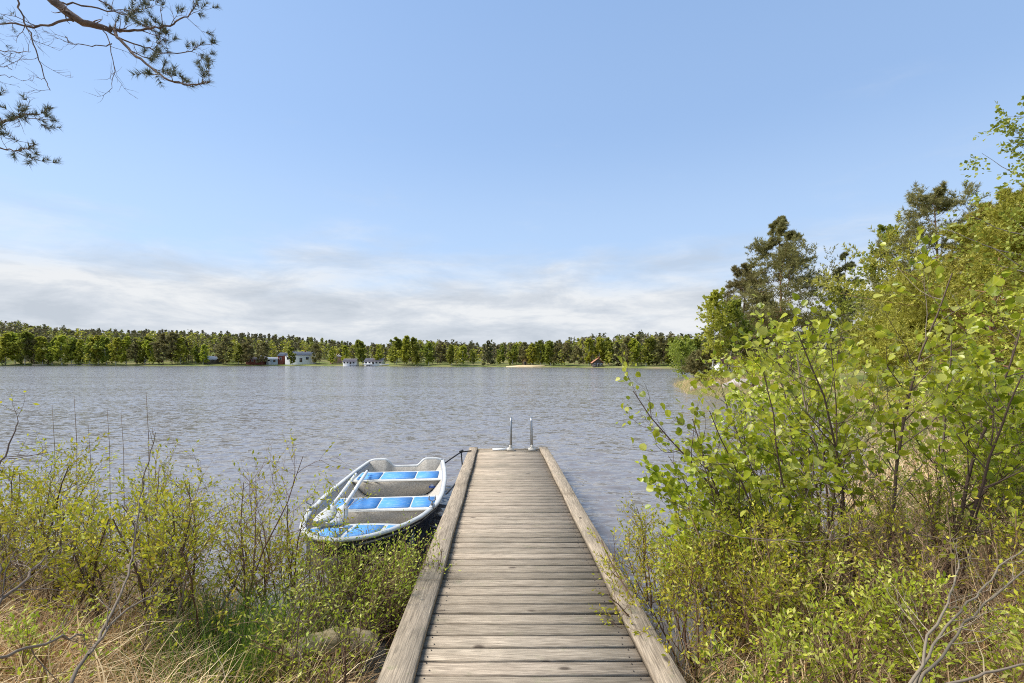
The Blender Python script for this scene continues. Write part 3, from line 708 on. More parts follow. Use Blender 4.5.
boughs('long thin grey twig lying level in front of the alder stems', [([at(700, 528, 2.6), at(745, 538, 2.6), at(790, 541, 2.6), at(840, 539, 2.6), at(872, 529, 2.7)], .003, .0015)], 64, group=None, twigs=3)
boughs('grey bough lying low along the bottom right corner', [([at(900, 690, 1.7), at(960, 682, 1.75), at(1000, 668, 1.8), at(1050, 660, 1.85)], .006, .003)], 65, group=None, twigs=4, lf=2)
# leafless brush, brown mass under the bushes
for i_, (X0, Y0, sd, lab) in enumerate([(2.0, 3.1, 71, 'leafless brown brush between dock and alder'), (3.0, 3.0, 72, 'leafless brown brush under the arching boughs'), (4.0, 3.0, 73, 'leafless brown brush at the right edge'), (2.6, 2.4, 74, 'leafless brown brush along the bottom edge on the right'), (-3.3, 2.9, 75, 'leafless brown brush behind the straw on the left')]):
    shrub(lab, X0, Y0, .85, sd, n=26, r=.62, k1=6, k2=4, nl=0, tm='redtwig', spread=.6, rad=.007, group='leafless brown brushwood', name='brushwood')

# alders: round fresh leaves on dark stems
A_ = 'young alders right of the dock'
def alder(label, X0, Y0, h, seed, n, lean, spread, rad, k1=12, k2=5, nl=4, leaf=.048, r=.15, l1=.32, l2=.10, hv=.3, wig=.07, t1lo=.22, bare=.1):
    return shrub(label, X0, Y0, h, seed, n=n, r=r, lean=lean, spread=spread, rad=rad, k1=k1, k2=k2, l1=l1, l2=l2, nl=nl, leaf=leaf, lw=.92, kind='round',
                 lm='alder', tm='twig', name='alder', cat='alder', group=A_, hv=hv, wig=wig, t1lo=t1lo, lup=1.0, a1=.85, bare=bare)
alder('tallest alder with one straight grey stem in the middle of the thicket', 2.72, 3.55, 2.75, 81, 3, (.0, .0), .22, .022, k1=17, nl=5, hv=.35)
alder('alder with long bare branches reaching left over the water', 2.3, 3.75, 2.2, 82, 6, (-.42, .05), .45, .013, k1=13, nl=3, bare=.5)
alder('alder with dark stems leaning right in front of the pines', 3.15, 3.6, 2.35, 83, 4, (.33, .05), .3, .016, k1=13, nl=4, bare=.15)
alder('low spreading alder at the left end of the thicket', 1.85, 3.75, 1.55, 84, 9, (-.22, .0), .6, .010, k1=11, nl=4, leaf=.050, bare=.2)
alder('alder at the right edge with bent pale stems', 4.0, 3.7, 1.85, 85, 5, (.25, .1), .4, .014, k1=13, nl=4, bare=.2)
alder('alder behind the tallest one, closer to the water', 3.1, 4.8, 2.5, 86, 7, (-.05, .1), .35, .015, k1=12, nl=4, leaf=.05)
alder('alder farther back behind the left leaning one', 2.9, 5.4, 2.1, 87, 8, (-.2, .1), .5, .013, k1=11, nl=4, leaf=.048)
alder('back alder at the right with yellow green crown', 5.2, 5.2, 1.9, 88, 6, (.05, .1), .45, .015, k1=11, nl=4, leaf=.05)

# log
rng = np.random.RandomState(9)
g = Geo(); P = np.array([at(283, 646, 2.75), at(300, 638, 2.85), at(325, 632, 2.95), at(350, 629, 3.02), at(376, 634, 3.05)]); P[:, 2] -= .07
for _ in range(2): P = np.concatenate([[P[0]], np.stack([P[:-1]*.75+P[1:]*.25, P[:-1]*.25+P[1:]*.75], 1).reshape(-1, 3), [P[-1]]])
tube1(g, P, np.interp(np.linspace(0, 1, len(P)), [0, .1, .6, 1], [.04, .07, .075, .06])*(1+.08*rng.normal(size=len(P))), 14)
tag(g.build('fallen_log', plain('mossy_log', (.20, .16, .06), (.52, .40, .22), .9, 13, bump=1.0, bscale=30, stretch=(.35, 1, 1), lo=.42, hi=.58), smooth=True), 'mossy pale fallen log lying on the bank in front of the boat bow', 'log')

# sedge tufts
def tuft(label, X0, Y0, h, n, seed, r=.22, spread=.75, mat='sedge', w=.006, name='sedge_tuft', cat='grass tuft', group=None):
    rng = np.random.RandomState(seed); g = Geo()
    a = rng.rand(n)*6.283; q = r*np.sqrt(rng.rand(n)); st = np.stack([q*np.cos(a), q*np.sin(a), np.full(n, -.04)], 1)
    d = np.stack([np.cos(a)*spread*rng.rand(n), np.sin(a)*spread*rng.rand(n), np.ones(n)], 1)
    P = path(st, d, h*(.5+.6*rng.rand(n)), 5, .08, -.12, rng); ribbons(g, P, w*(.6+.8*rng.rand(n)), rng)
    o = g.build(name, M[mat], loc=(X0, Y0, max(ground1(X0, Y0), -.12))); return tag(o, label, cat, group)
tuft('large fresh green sedge tuft at the waterline on the left bank', -1.74, 2.85, .66, 2200, 91, r=.26)
tuft('smaller green sedge tuft nearer the boat bow', -1.42, 3.3, .42, 700, 92, r=.16)
tuft('green sedge tuft half hidden in the straw left of the large tuft', -2.3, 3.25, .45, 600, 93, r=.2)

# dry grass and litter
def grass(name, label_kind, boxes, seed, mat, w=.005, hh=(.25, .55), bend=-.28, lean=(0, 0), spread=.8, smin=-.25):
    rng = np.random.RandomState(seed); g = Geo()
    for x0, x1, y0, y1, n in boxes:
        x = rng.uniform(x0, x1, n); y = rng.uniform(y0, y1, n)
        dk = np.abs(x-dock_c(y)) > .82
        cl = np.sin(x*5.1+1.3)*np.sin(y*4.3+2.2)+.6*np.sin(x*11+y*9)+rng.rand(n)*1.6 > .3
        z = ground(x, y); k = dk & cl & (z > smin*.28); x, y, z = x[k], y[k], z[k]; n = len(x)
        cx_ = np.sin(x*3.3+y*1.7)*2+np.cos(y*3.9-x)*1.5
        d = np.stack([lean[0]+np.cos(cx_)*.45+rng.normal(size=n)*spread*.5, lean[1]+np.sin(cx_)*.45+rng.normal(size=n)*spread*.5, np.ones(n)], 1)
        sc_ = 1 if y1 < 9 else 1.6
        P = path(np.stack([x, y, z-.02], 1), d, rng.uniform(*hh, n)*sc_, 5, .14, bend, rng)
        P[..., 2] = np.maximum(P[..., 2], z[:, None]+.004)
        ribbons(g, P, w*sc_*(.5+rng.rand(n)), rng)
    return tag(g.build(name, M[mat]), kind='stuff')
grass('dry_grass', '', [(-5, -.9, 1.2, 3.2, 24000), (-8, -1.0, 3.0, 5.6, 12000), (1.0, 5, 1.2, 4.6, 9000), (3, 9, 4.6, 9, 7000), (-14, -5, 4, 9, 5000), (5, 16, 8, 26, 9000), (10.5, 20, 26, 44, 14000), (-3, 5, -1.5, 1.2, 1500)], 101, 'straw', .0055, (.22, .62), -.22, (.15, -.1))
grass('matted_straw', '', [(-4.2, -1.0, 1.3, 3.5, 38000), (1.2, 4.5, 1.3, 3.0, 5000), (-1.6, -.9, 1.6, 2.6, 3000)], 105, 'straw', .0075, (.30, .75), -.40, (.55, -.25), .9)
grass('green_grass', '', [(-5, -.9, 1.2, 4.4, 3500), (1.0, 5, 1.2, 4.6, 3500), (3, 10, 4.5, 10, 3500), (7, 22, 9, 30, 7000), (10.5, 20, 29, 44, 5000)], 102, 'sedge', .0045, (.12, .35), -.06)
# litter of dead twigs
rng = np.random.RandomState(103); g = Geo(); n = 5000
x = rng.uniform(-5, 6, n); y = rng.uniform(1.0, 5, n); z = ground(x, y); k = (np.abs(x-dock_c(y)) > .8) & (z > .0); x, y, z = x[k], y[k], z[k]; n = len(x)
a = rng.rand(n)*6.28; P = path(np.stack([x, y, z+.02], 1), np.stack([np.cos(a), np.sin(a), .35+.5*rng.rand(n)], 1), rng.uniform(.1, .5, n), 5, .25, -.05, rng)
tubes(g, P, np.full((n, 5), 1)*np.linspace(.003, .0012, 5)[None], 3); tag(g.build('dead_twig_litter', M['redtwig']), kind='stuff')
# tall dead reed stalks against the water on the left
rng = np.random.RandomState(104)
for i_, (px, y0, y1, Yd, lab) in enumerate([(52, 500, 405, 4.6, 'leftmost'), (74, 490, 396, 4.4, 'second from the left'), (88, 480, 425, 5, 'shortest'), (107, 470, 408, 5, 'fourth from the left'), (121, 475, 412, 4.8, 'fifth from the left'), (146, 470, 392, 4.3, 'rightmost')]):
    a = at(px+4, 0, Yd); gx = a[0]; z0 = max(ground1(gx, Yd), -.3); top = at(px, y1, Yd)
    g = Geo(); P = np.array([[0, 0, 0], [-.01, 0, (top[2]-z0)*.5], [top[0]-gx, 0, top[2]-z0]]); P = np.concatenate([P[:1], (P[:1]+P[1:2])/2, P[1:2], (P[1:2]+P[2:])/2+[.012, 0, 0], P[2:]])
    tube1(g, P, [.004, .0035, .003, .0025, .0015], 5)
    tag(g.build('reed_stalk', M['redtwig'], loc=(gx, Yd, z0)), f'thin dead reed stalk by the water at left, {lab} of the row', 'reed', 'thin reed stalks on the left bank')

# ------------------------------------------------------------------ trees
def needles(g, P, k, rng, size, wid, t0=.2, per=7, m=0):
    Mn = len(P); t = t0+(1-t0)*(np.arange(k)[None]+rng.rand(Mn, k))/k; t[:, -1] = .985
    pos, T = sample(P, np.clip(t, 0, .999)); pos = np.repeat(pos.reshape(-1, 3), per, 0); T = np.repeat(T.reshape(-1, 3), per, 0)
    d = norm(T*.7+perp(T, rng)*.8+np.array([0, 0, .25])+rng.normal(size=T.shape)*.15)
    s = size*(.6+.6*rng.rand(len(pos)))
    leaves(g, pos, d, rng.normal(size=pos.shape), s, s*wid, 'needle', m)
def pine_tree(X, Y, h, cw, seed, label, name='pine_tree', mat='pineneedle', bark='pinegrey', cs=.3, prof=None, size=.35, wid=.22, k0=34, k1=7, k2=4, per=6, group=None, lean=(0, 0), tr=.012, droop=-.02, kt=3, rise=1.25, z=None, flat=.35, snap=0):
    rng = np.random.RandomState(seed); z = ground1(X, Y) if z is None else z
    root = empty(name, (X, Y, z), label, 'tree', group)
    P0 = path(np.array([[0, 0, -.2]]), np.array([[lean[0], lean[1], 1.]]), np.array([h+.2]), 16, .025, .03, rng)
    R0 = (h*tr)*np.linspace(1, .12, 16)[None]
    prof = prof or (lambda t: np.interp(t, [cs, cs+.12, .6, .85, 1], [.65, 1, .85, .45, .12]))
    P1, R1 = grow(P0, R0, k0, cs, .99, rise, lambda t: cw*prof(t), 9, .06, droop+.05, rng, .33, rmin=h*.0009, flat=.4 if rise > 1.4 else 1.0, snap=snap)
    P2, R2 = grow(P1, R1, k1, .25, 1.0, .8, lambda t: .46*(1.15-.6*t), 5, .10, .04, rng, .55, flat=flat, rmin=h*.0005, rel=True)
    g = Geo(); tubes(g, P0, R0, 9); tubes(g, P1, R1, 5); g.build('trunk', M[bark], root, True)
    g = Geo()
    if k2:
        P3, R3 = grow(P2, R2, k2, .2, 1.0, .75, lambda t: .42*(1.2-.5*t), 4, .12, .08, rng, .6, flat=.5, rmin=h*.0003, rel=True)
        needles(g, P3, kt, rng, size, wid, per=per)
    needles(g, P2, kt+1, rng, size, wid, per=per)
    g.build('crown', M[mat], root); return root
def leaf_tree(X, Y, h, cw, seed, label, name='birch_tree', mat='birch', bark='birchbark', cs=.22, size=.2, k0=26, k1=7, k2=4, nl=4, group=None, lean=(0, 0), tr=.010, prof=None, up=.12, stems=1, spread=.15, z=None, rise=.85, dr=0.0, lw=.8, skip=0.0):
    rng = np.random.RandomState(seed); z = ground1(X, Y) if z is None else z
    root = empty(name, (X, Y, z), label, 'tree', group)
    a = rng.rand(stems)*6.28; st = np.stack([.25*np.cos(a)*(stems > 1), .25*np.sin(a)*(stems > 1), np.full(stems, -.2)], 1)
    d = np.stack([np.cos(a)*spread+lean[0], np.sin(a)*spread+lean[1], np.ones(stems)], 1)
    P0 = path(st, d, h*(1-.2*rng.rand(stems)*(stems > 1)), 14, .04, .03, rng); R0 = np.full((stems, 1), h*tr)*np.linspace(1, .12, 14)[None]
    prof = prof or (lambda t: np.interp(t, [cs, cs+.2, .6, .85, 1], [.6, 1, .9, .55, .2]))
    P1, R1 = grow(P0, R0, k0, cs, .99, rise, lambda t: cw*prof(t), 8, .10, up, rng, .4, rmin=h*.0008)
    P2, R2 = grow(P1, R1, k1, .2, 1.0, .75, lambda t: .42*(1.15-.5*t), 5, .12, .03+dr, rng, .5, rmin=h*.0004, rel=True)
    g = Geo(); tubes(g, P0, R0, 8); tubes(g, P1, R1, 4, 1); g.build('trunk', [M[bark], M['bark']], root, True)
    g = Geo(); Q = P2
    if k2:
        P3, R3 = grow(P2, R2, k2, .2, 1, .8, lambda t: .42*(1.2-.5*t), 4, .12, dr, rng, .5, rel=True); Q = P3
    if skip: Q = Q[rng.rand(len(Q)) > skip]
    put_leaves(g, Q, nl, rng, size, lw, 'small', .1, 1, up=.6); put_leaves(g, P2, nl, rng, size, lw, 'small', .3, 1, up=.6)
    g.build('crown', M[mat], root); return root
# trees on the point and the right bank
def X_(px, Y): return (px-512)/F*Y
def H_(px, py, Y): return CZ-(py-HY)/F*Y-ground1(X_(px, Y), Y)
T1 = 'pines on the right bank'; T2 = 'birches on the right bank'
def P_(px, py, Y, cwpx, seed, label, **k): return pine_tree(X_(px, Y), Y, H_(px, py, Y), cwpx/F*Y, seed, label, group=T1, **k)
def L_(px, py, Y, cwpx, seed, label, **k): return leaf_tree(X_(px, Y), Y, H_(px, py, Y), cwpx/F*Y, seed, label, group=T2, **k)
P_(779, 215, 50, 54, 201, 'tall layered pine with a pointed top standing out against the sky', cs=.18, k0=92, k1=12, k2=4, per=6, kt=3, size=.28, wid=.18, flat=.05, snap=17, tr=.010, bark='pinebark', mat='pinedark', rise=1.5, droop=-.05, prof=lambda t: np.interp(t, [.18, .32, .5, .7, .85, .94, 1], [.8, 1.0, .80, .50, .26, .12, .04]))
P_(742, 264, 54, 30, 202, 'lower pine just left of the tall layered pine', cs=.15, k0=64, k1=11, kt=3, size=.30, wid=.17, flat=.06, snap=13, mat='pinedark', rise=1.45, droop=-.04)
P_(760, 300, 58, 30, 203, 'dark pine filling in behind the foot of the tall layered pine', cs=.1, k0=30, k1=6, size=.45, wid=.18, mat='pinedark')
L_(711, 293, 42, 26, 204, 'leftmost birch on the point, slim with a white trunk', k0=34, size=.19, mat='birchlight', cs=.2, tr=.009, skip=.1)
L_(727, 302, 43, 20, 205, 'birch right beside the leftmost birch on the point', k0=30, size=.19, mat='birch', cs=.25, tr=.009, skip=.1)
pine_tree(X_(703, 44), 44, 2.6, 1.6, 206, 'low spreading brownish juniper at the foot of the leftmost birch on the point', name='juniper', mat='pinedark', cs=.05, k0=26, k1=6, size=.3, wid=.2)
L_(684, 344, 66, 20, 207, 'round green tree on the far left of the point', k0=24, size=.22, mat='birch', bark='bark', cs=.1)
P_(840, 254, 46, 16, 208, 'small grey green pine top between the tall pine and the birches', cs=.35, k0=26, k1=6, size=.3, wid=.2)
L_(866, 226, 36, 30, 209, 'bigger light green birch rising behind the alders', k0=34, size=.16, mat='birch', cs=.15)
L_(888, 240, 34, 24, 210, 'second light green birch, right against the first behind the alders', k0=30, size=.15, mat='birchlight', cs=.15)
L_(822, 290, 44, 26, 211, 'low birch below the small grey green pine top', k0=26, size=.17, mat='birch', cs=.1)
P_(942, 194, 30, 38, 212, 'open crowned tall pine whose top stands clear of the slope on the right', cs=.42, k0=34, k1=10, k2=4, per=7, kt=3, size=.25, wid=.14, flat=.2, mat='pinedark', prof=lambda t: np.interp(t, [.5, .6, .8, .92, 1], [.5, 1.0, .9, .6, .25]), bark='pinebark', rise=1.15)
P_(905, 268, 32, 40, 213, 'brown green pine right of the birches', cs=.12, k0=34, k1=8, size=.26, wid=.15, mat='pinedark')
P_(985, 248, 17, 105, 214, 'broad pine with yellow green tiered boughs and an orange crooked trunk', cs=.28, k0=40, k1=11, k2=5, kt=5, per=9, size=.16, wid=.2, mat='pineyellow', bark='pinebark', rise=1.3, tr=.022, lean=(.02, 0), prof=lambda t: np.interp(t, [.28, .4, .7, .9, 1], [1.0, 1.05, .9, .6, .3]))
P_(1020, 196, 22, 78, 215, 'tall yellow green pine at the right edge behind the broad one', cs=.2, k0=44, k1=11, k2=5, kt=5, per=8, size=.2, wid=.2, mat='pineyellow', bark='pinebark')
P_(925, 300, 24, 60, 216, 'low yellowish pine left of the broad pine', cs=.12, k0=36, k1=11, k2=5, kt=5, per=8, size=.2, wid=.2, mat='pineyellow', bark='pinebark')
L_(1048, 60, 13, 84, 217, 'birch whose leafy branch tips hang in at the right edge high above', k0=48, k1=8, k2=4, nl=4, size=.10, mat='birch', cs=.28, skip=.15, up=.02, dr=-.08)
L_(1040, 292, 9, 95, 218, 'bright green young birch at the right edge below the pines', k0=26, k1=7, k2=4, nl=4, size=.06, mat='birchlight', cs=.3, up=.02)
P_(800, 322, 60, 40, 219, 'dark bushy pine low behind the alders near the white boathouse', cs=.05, k0=28, k1=6, size=.45, wid=.2, mat='pinedark')
P_(870, 300, 60, 50, 220, 'dark pine behind the two birches', cs=.05, k0=30, k1=6, size=.45, wid=.2, mat='pinedark')
P_(960, 290, 48, 60, 221, 'dark pine standing behind the broad pine', cs=.05, k0=34, k1=6, size=.4, wid=.2, mat='pinedark')
# undergrowth on the right bank
U = 'undergrowth bushes along the right bank'
ulist = [(745, 40, 2.0, 'in front of the boathouse, nearest the point'), (722, 36, 1.3, 'between the birch trunks on the point'), (703, 35, .9, 'at the very tip of the point'), (757, 34, 1.8, 'between the boathouse and the tall layered pine'), (770, 44, 2.2, 'under the tall layered pine'), (795, 36, 2.0, 'right of the tall layered pine'), (830, 30, 1.9, 'below the low birch'), (865, 27, 2.2, 'below the bigger light green birch'), (900, 24, 2.0, 'below the brown green pine'),
         (935, 19, 1.7, 'left of the orange trunk'), (975, 15, 1.5, 'right under the broad pine'), (1010, 12.5, 1.5, 'below the bright green young birch'), (880, 17, 1.2, 'on the straw coloured bank behind the alders'), (960, 10, 1.3, 'nearest behind the right alder'), (1040, 9, 1.4, 'cut by the right edge behind the alders'), (920, 12, 1.1, 'in the dry reeds behind the alders')]
for i_, (px, Y0, h, ph) in enumerate(ulist):
    sc = Y0/12
    shrub('green bush on the right bank '+ph, X_(px, Y0), Y0, h, 240+i_, n=9, r=.5*h, k1=7, k2=5, nl=5, leaf=.035*max(1, sc), lw=.6, lm=('bud', 'alder', 'birchlight')[i_ % 3], tm='redtwig', spread=.9, rad=.012, group=U)

# overhanging pine left of the camera
rng = np.random.RandomState(301)
px0, py0 = -7.2, 4.6
pr = empty('pine_tree', (px0, py0, ground1(px0, py0)), 'pine whose long needled boughs hang in at the upper left corner', 'tree', None)
o3 = np.array(pr.location)
g = Geo(); P0 = path(np.array([[0, 0, -.2]]), np.array([[.03, 0, 1.]]), np.array([13.]), 16, .02, .02, rng); R0 = .17*np.linspace(1, .2, 16)[None]; tubes(g, P0, R0, 12)
PC, RC = grow(P0, R0, 22, .62, .99, 1.2, lambda t: 2.6*(1.25-t), 9, .1, .02, rng, .3)
PC = PC[(PC[:, -1, 0] < 1.2)]; RC = RC[:len(PC)]; tubes(g, PC, RC, 5); g.build('trunk', M['pinebark'], pr, True)
PD, RD_ = grow(PC, RC, 7, .25, 1, .8, lambda t: .8*(1.2-.5*t), 5, .1, .05, rng, .5, flat=.5)
g = Geo(); needles(g, PD, 6, rng, .12, .1, per=9); g.build('crown', M['pineneedle'], pr)
def pl(pts, Y): return [at(a, b_, Y+c_) for a, b_, c_ in pts]
limbs = [  # (points px,py,depth offset, r0, r1, twig count)
 ([(-160, -190, .2), (-60, -90, .1), (20, -25, 0), (54, 0, 0), (72, 19, 0), (102, 27, .05), (115, 30, .1)], .040, .016, 3),
 ([(115, 30, .1), (135, 31, .15), (152, 28, .2), (172, 25, .2), (186, 17, .25), (198, 4, .3)], .012, .004, 9),
 ([(115, 30, .1), (117, 38, .05), (135, 55, 0), (152, 68, -.05), (172, 82, -.1), (190, 85, -.1), (208, 82, -.15)], .015, .004, 10),
 ([(102, 27, .05), (122, 40, .2), (142, 46, .25), (162, 53, .3), (184, 54, .35), (202, 44, .4)], .008, .003, 8),
 ([(72, 19, 0), (50, 25, -.1), (30, 28, -.15), (8, 22, -.2), (-20, 30, -.3)], .011, .004, 7),
 ([(10, -20, -.2), (18, 5, -.2), (26, 25, -.2), (35, 47, -.25), (42, 70, -.25), (50, 91, -.3)], .008, .0025, 7),
 ([(102, 27, .05), (110, 44, 0), (116, 68, 0), (109, 92, -.05)], .005, .0015, 5),
 ([(112, 44, .1), (95, 47, 0), (70, 44, 0), (66, 36, 0)], .005, .002, 4),
 ([(60, 2, 0), (95, 8, .1), (125, 14, .2), (142, 24, .3), (160, 34, .3)], .008, .003, 7),
 ([(54, -5, 0), (80, -6, .2), (108, 4, .3), (118, 12, .3), (150, 8, .4)], .007, .003, 6),
 ([(-120, 130, .3), (-50, 128, .1), (-12, 126, 0), (8, 121, 0), (24, 116, 0), (38, 114, .1)], .014, .004, 10),
 ([(-50, 132, .1), (-15, 144, 0), (8, 150, 0), (22, 150, 0), (36, 144, 0)], .008, .003, 6),
 ([(-40, 75, 0), (-10, 68, 0), (5, 66, 0), (12, 70, 0)], .005, .002, 2),
 ([(-40, 80, 0), (-5, 76, 0), (12, 76, 0), (24, 81, .1)], .004, .0015, 2),
 ([(-60, 40, .1), (-10, 50, .1), (12, 52, .1), (30, 52, 0)], .006, .002, 4),
]
TP = np.array([-7.0-0, 4.6, 6.6])-np.array([0, 0, 0])
g = Geo(); gn = Geo()
for bi, (pts, r0, r1, k) in enumerate(limbs):
    P = np.array(pl(pts, 4.3))-o3
    if bi in (0, 10): P = np.concatenate([[np.array([.1, 0, P[0, 2]+(.6 if bi == 0 else .2)])], P])
    for _ in range(2): P = np.concatenate([[P[0]], np.stack([P[:-1]*.75+P[1:]*.25, P[:-1]*.25+P[1:]*.75], 1).reshape(-1, 3), [P[-1]]])
    P += rng.normal(size=P.shape)*.006; Rr = np.linspace(r0, r1, len(P))
    if bi in (0, 10): Rr = np.linspace(r0*1.7, r1, len(P))
    tubes(g, P[None], Rr[None], 7)
    P1, R1 = grow(P[None], Rr[None], k, .3 if bi not in (0, 10) else .6, 1, .85, lambda t: .23*(1.3-.6*t), 7, .20, .03, rng, .5, flat=.7, rmin=.0022)
    P2, R2 = grow(P1, R1, 4, .3, 1, .75, lambda t: .10*(1.2-.4*t), 5, .2, .05, rng, .7, flat=.8, rmin=.0016)
    tubes(g, P1, R1, 4); tubes(g, P2, R2, 3)
    if bi in (1, 2, 3, 8, 9, 10, 11, 0):
        tip = P[None, -6:]; kk = rng.rand(len(P2)) < (.6 if bi != 0 else .3)
        needles(gn, P2[kk], 5, rng, .058, .07, t0=.35, per=15); needles(gn, tip, 6, rng, .06, .07, t0=.2, per=16)
    elif bi in (4,): needles(gn, P2[rng.rand(len(P2)) < .3], 3, rng, .05, .05, t0=.6, per=12)
g.build('bough', M['pinegrey'], pr, True); gn.build('bough_needles', foliage('bough_needle', [(.07, .075, .04), (.13, .13, .065), (.20, .185, .10)], .15), pr)

# ------------------------------------------------------------------ far shore
lawn = {}
def front(px):  # distance of the far waterline at this column
    yy = np.arange(120, 300, .5); s = sdf(X_(px, yy), yy); k = np.where(s > 0)[0]
    k = [q for q in k if yy[q] > 140 or True]
    return yy[k[0]] if len(k) else 250
kinds = {'L': ('birch_tree', 'light yellow green birch'), 'G': ('birch_tree', 'mid green birch'), 'B': ('pine_tree', 'brownish pine'), 'D': ('spruce_tree', 'dark pointed spruce')}
FG = 'trees along the far shore'
protos = {}; rng_p = np.random.RandomState(77)
for kd in 'LGBD':
    protos[kd] = []
    for v in range(5):
        z0 = -500
        if kd in 'LG': r_ = leaf_tree(0, 0, 10, 2.9, 400+v+10*(kd == 'G'), 'x', mat='birchlight' if kd == 'L' else 'birch', size=.46, k0=30, k1=7, k2=0, nl=14, cs=.03, prof=(lambda q1, q2: (lambda t: np.interp(t, [0, .2, .45, .7, .88, 1], [.8, q1, 1.0, q2, .35, .08])))(rng_p.uniform(.7, 1.2), rng_p.uniform(.5, .9)), spread=.1, group=FG, z=0, tr=.011)
        elif kd == 'B': r_ = pine_tree(0, 0, 10, 2.6, 430+v, 'x', mat='pinebrown' if 'pinebrown' in M else 'pinedark', size=.75, wid=.42, k0=28, k1=6, k2=0, cs=.12, per=7, kt=3, group=FG, z=0)
        else: r_ = pine_tree(0, 0, 10, 2.0, 440+v, 'x', name='spruce_tree', mat='pineneedle', size=.6, wid=.4, k0=34, k1=6, k2=0, cs=.06, per=6, kt=3, group=FG, z=0, prof=lambda t: 1.1-t, rise=1.5)
        protos[kd].append([r_, False])
rows = """5L334 15L333 25G332 34B336 43L337 52G338 62L336 71G338 80L340 89G337 98L336 107G337 116L338 126L337 136B340 145G337 154L341 163B335 172B333 181L338 196G346 203L345 226B338 238G344 248B340 262B343 293G347 316B344 331L351 345L346 363G340 379L349 396G338 406L336 416G338 429G342 440B343 452G345 462L346 473G350 488D341 500G346 512G345 522B343 532L344 541G341 551G341 559B341 569B343 579B346 589L339 599L338 609G338 618D342 627B338 637L338 646G338 655B341 664B337 673G338 683G336 694G338"""
import re
rows = [(int(a), b_, int(c_)) for a, b_, c_ in re.findall(r'(\d+)([LGBD])(\d+)', rows)]
marks = [(0, 'the picture edge'), (212, 'the grey roofed cottage'), (298, 'the white house'), (365, 'the long white cottages'), (524, 'the yellow bathing hut'), (597, 'the orange roofed cottage')]
ordn = ['first', 'second', 'third', 'fourth', 'fifth', 'sixth', 'seventh', 'eighth', 'ninth', 'tenth', 'eleventh', 'twelfth']
cnt = {}; rng = np.random.RandomState(7)
for px, kd, py in rows:
    mk = [m_ for m_ in marks if m_[0] <= px][-1]; key = (mk[1], kd); q = cnt.get(key, 0); cnt[key] = q+1
    lab = f'{ordn[q]} {kinds[kd][1]} right of {mk[1]}, far shore'
    Y0 = front(px)+rng.uniform(6, 11)
    if px == 293: Y0 = front(px)+4
    X0 = X_(px, Y0); z0 = ground1(X0, Y0); h = CZ-(py-HY)/F*Y0-z0
    pr_ = protos[kd][rng.randint(5)]; sc = h/10
    if not pr_[1]:
        pr_[1] = True; o_ = pr_[0]; o_.location = (X0, Y0, z0); o_.scale = (sc*1.1, sc*1.1, sc); o_.rotation_euler.z = rng.rand()*6; o_['label'] = lab; o_['category'] = 'tree'
    else: dup(pr_[0], (X0, Y0, z0), rng.rand()*6, (sc*rng.uniform(.95, 1.2), sc*rng.uniform(.95, 1.2), sc), lab)
for kd in protos:
    for r_, used in protos[kd]:
        if not used:
            for c_ in list(r_.children): bpy.data.objects.remove(c_)
            bpy.data.objects.remove(r_)
# the wood behind, one mass
rng = np.random.RandomState(8)
n = 9000; x = rng.uniform(-420, 300, n); y = rng.uniform(62, 470, n); s = sdf(x, y)
px = 512+x/y*F
ok = (s > 13) & (px > -120) & (px < 1150) & (y > 70+0*x) & ~((px > 690) & (y < 75))
ok &= (s < 190) & ~((s < 26) & (((px > 205) & (px < 222)) | ((px > 246) & (px < 318)) | ((px > 322) & (px < 390)) | ((px > 585) & (px < 606))))
ok &= rng.rand(n) < np.where(s < 60, 1, .55)
x, y, s, px = x[ok], y[ok], s[ok], px[ok]
top = np.interp(px, [-100, 0, 40, 80, 130, 180, 240, 300, 340, 390, 410, 480, 560, 600, 690, 1100], [318, 321, 326, 331, 333, 334, 338, 342, 346, 345, 341, 345, 343, 337, 336, 330])
z = ground(x, y); h = np.clip(CZ-(top-HY)/F*y-z, 5, 17)*rng.uniform(.68, 1.10, len(x))
def crowns(kindsel, mat, name, quad, wd, cone, nf, col):
    xx, yy, zz, h_ = x[kindsel], y[kindsel], z[kindsel], h[kindsel]; n = len(xx); u = rng.rand(n, nf)
    t = .12+.88*u**.8; rad = (h_[:, None]*wd)*(np.interp(t, [.1, .3, .6, .85, 1], [.75, 1, .85, .5, .08]) if not cone else (1.08-t))*np.sqrt(rng.rand(n, nf))*rng.uniform(.75, 1.25, (n, nf))
    a = rng.rand(n, nf)*6.283
    pos = np.stack([xx[:, None]+rad*np.cos(a), yy[:, None]+rad*np.sin(a), zz[:, None]+h_[:, None]*t], -1).reshape(-1, 3)
    d = norm(rng.normal(size=pos.shape)*np.array([1, 1, .5])); nr = norm(rng.normal(size=pos.shape)*.7+[0, 0, .5])
    sz = quad*rng.uniform(.6, 1.3, len(pos)); leaves(g, pos, d, nr, sz, sz*.7, 'small', mat)
g = Geo(); sel = rng.rand(len(x))-np.where(s < 45, -.22, .12); cone = (rng.rand(len(x)) < .16); h = np.where(cone, h*1.12, h)
crowns((sel < .62) & ~cone, 0, '', 1.15, .17, False, 95, None); crowns(cone, 1, '', 1.0, .17, True, 110, None); crowns((sel >= .62) & (sel < .9) & ~cone, 2, '', 1.15, .24, False, 95, None); crowns((sel >= .9) & ~cone, 4, '', 1.15, .26, False, 95, None)
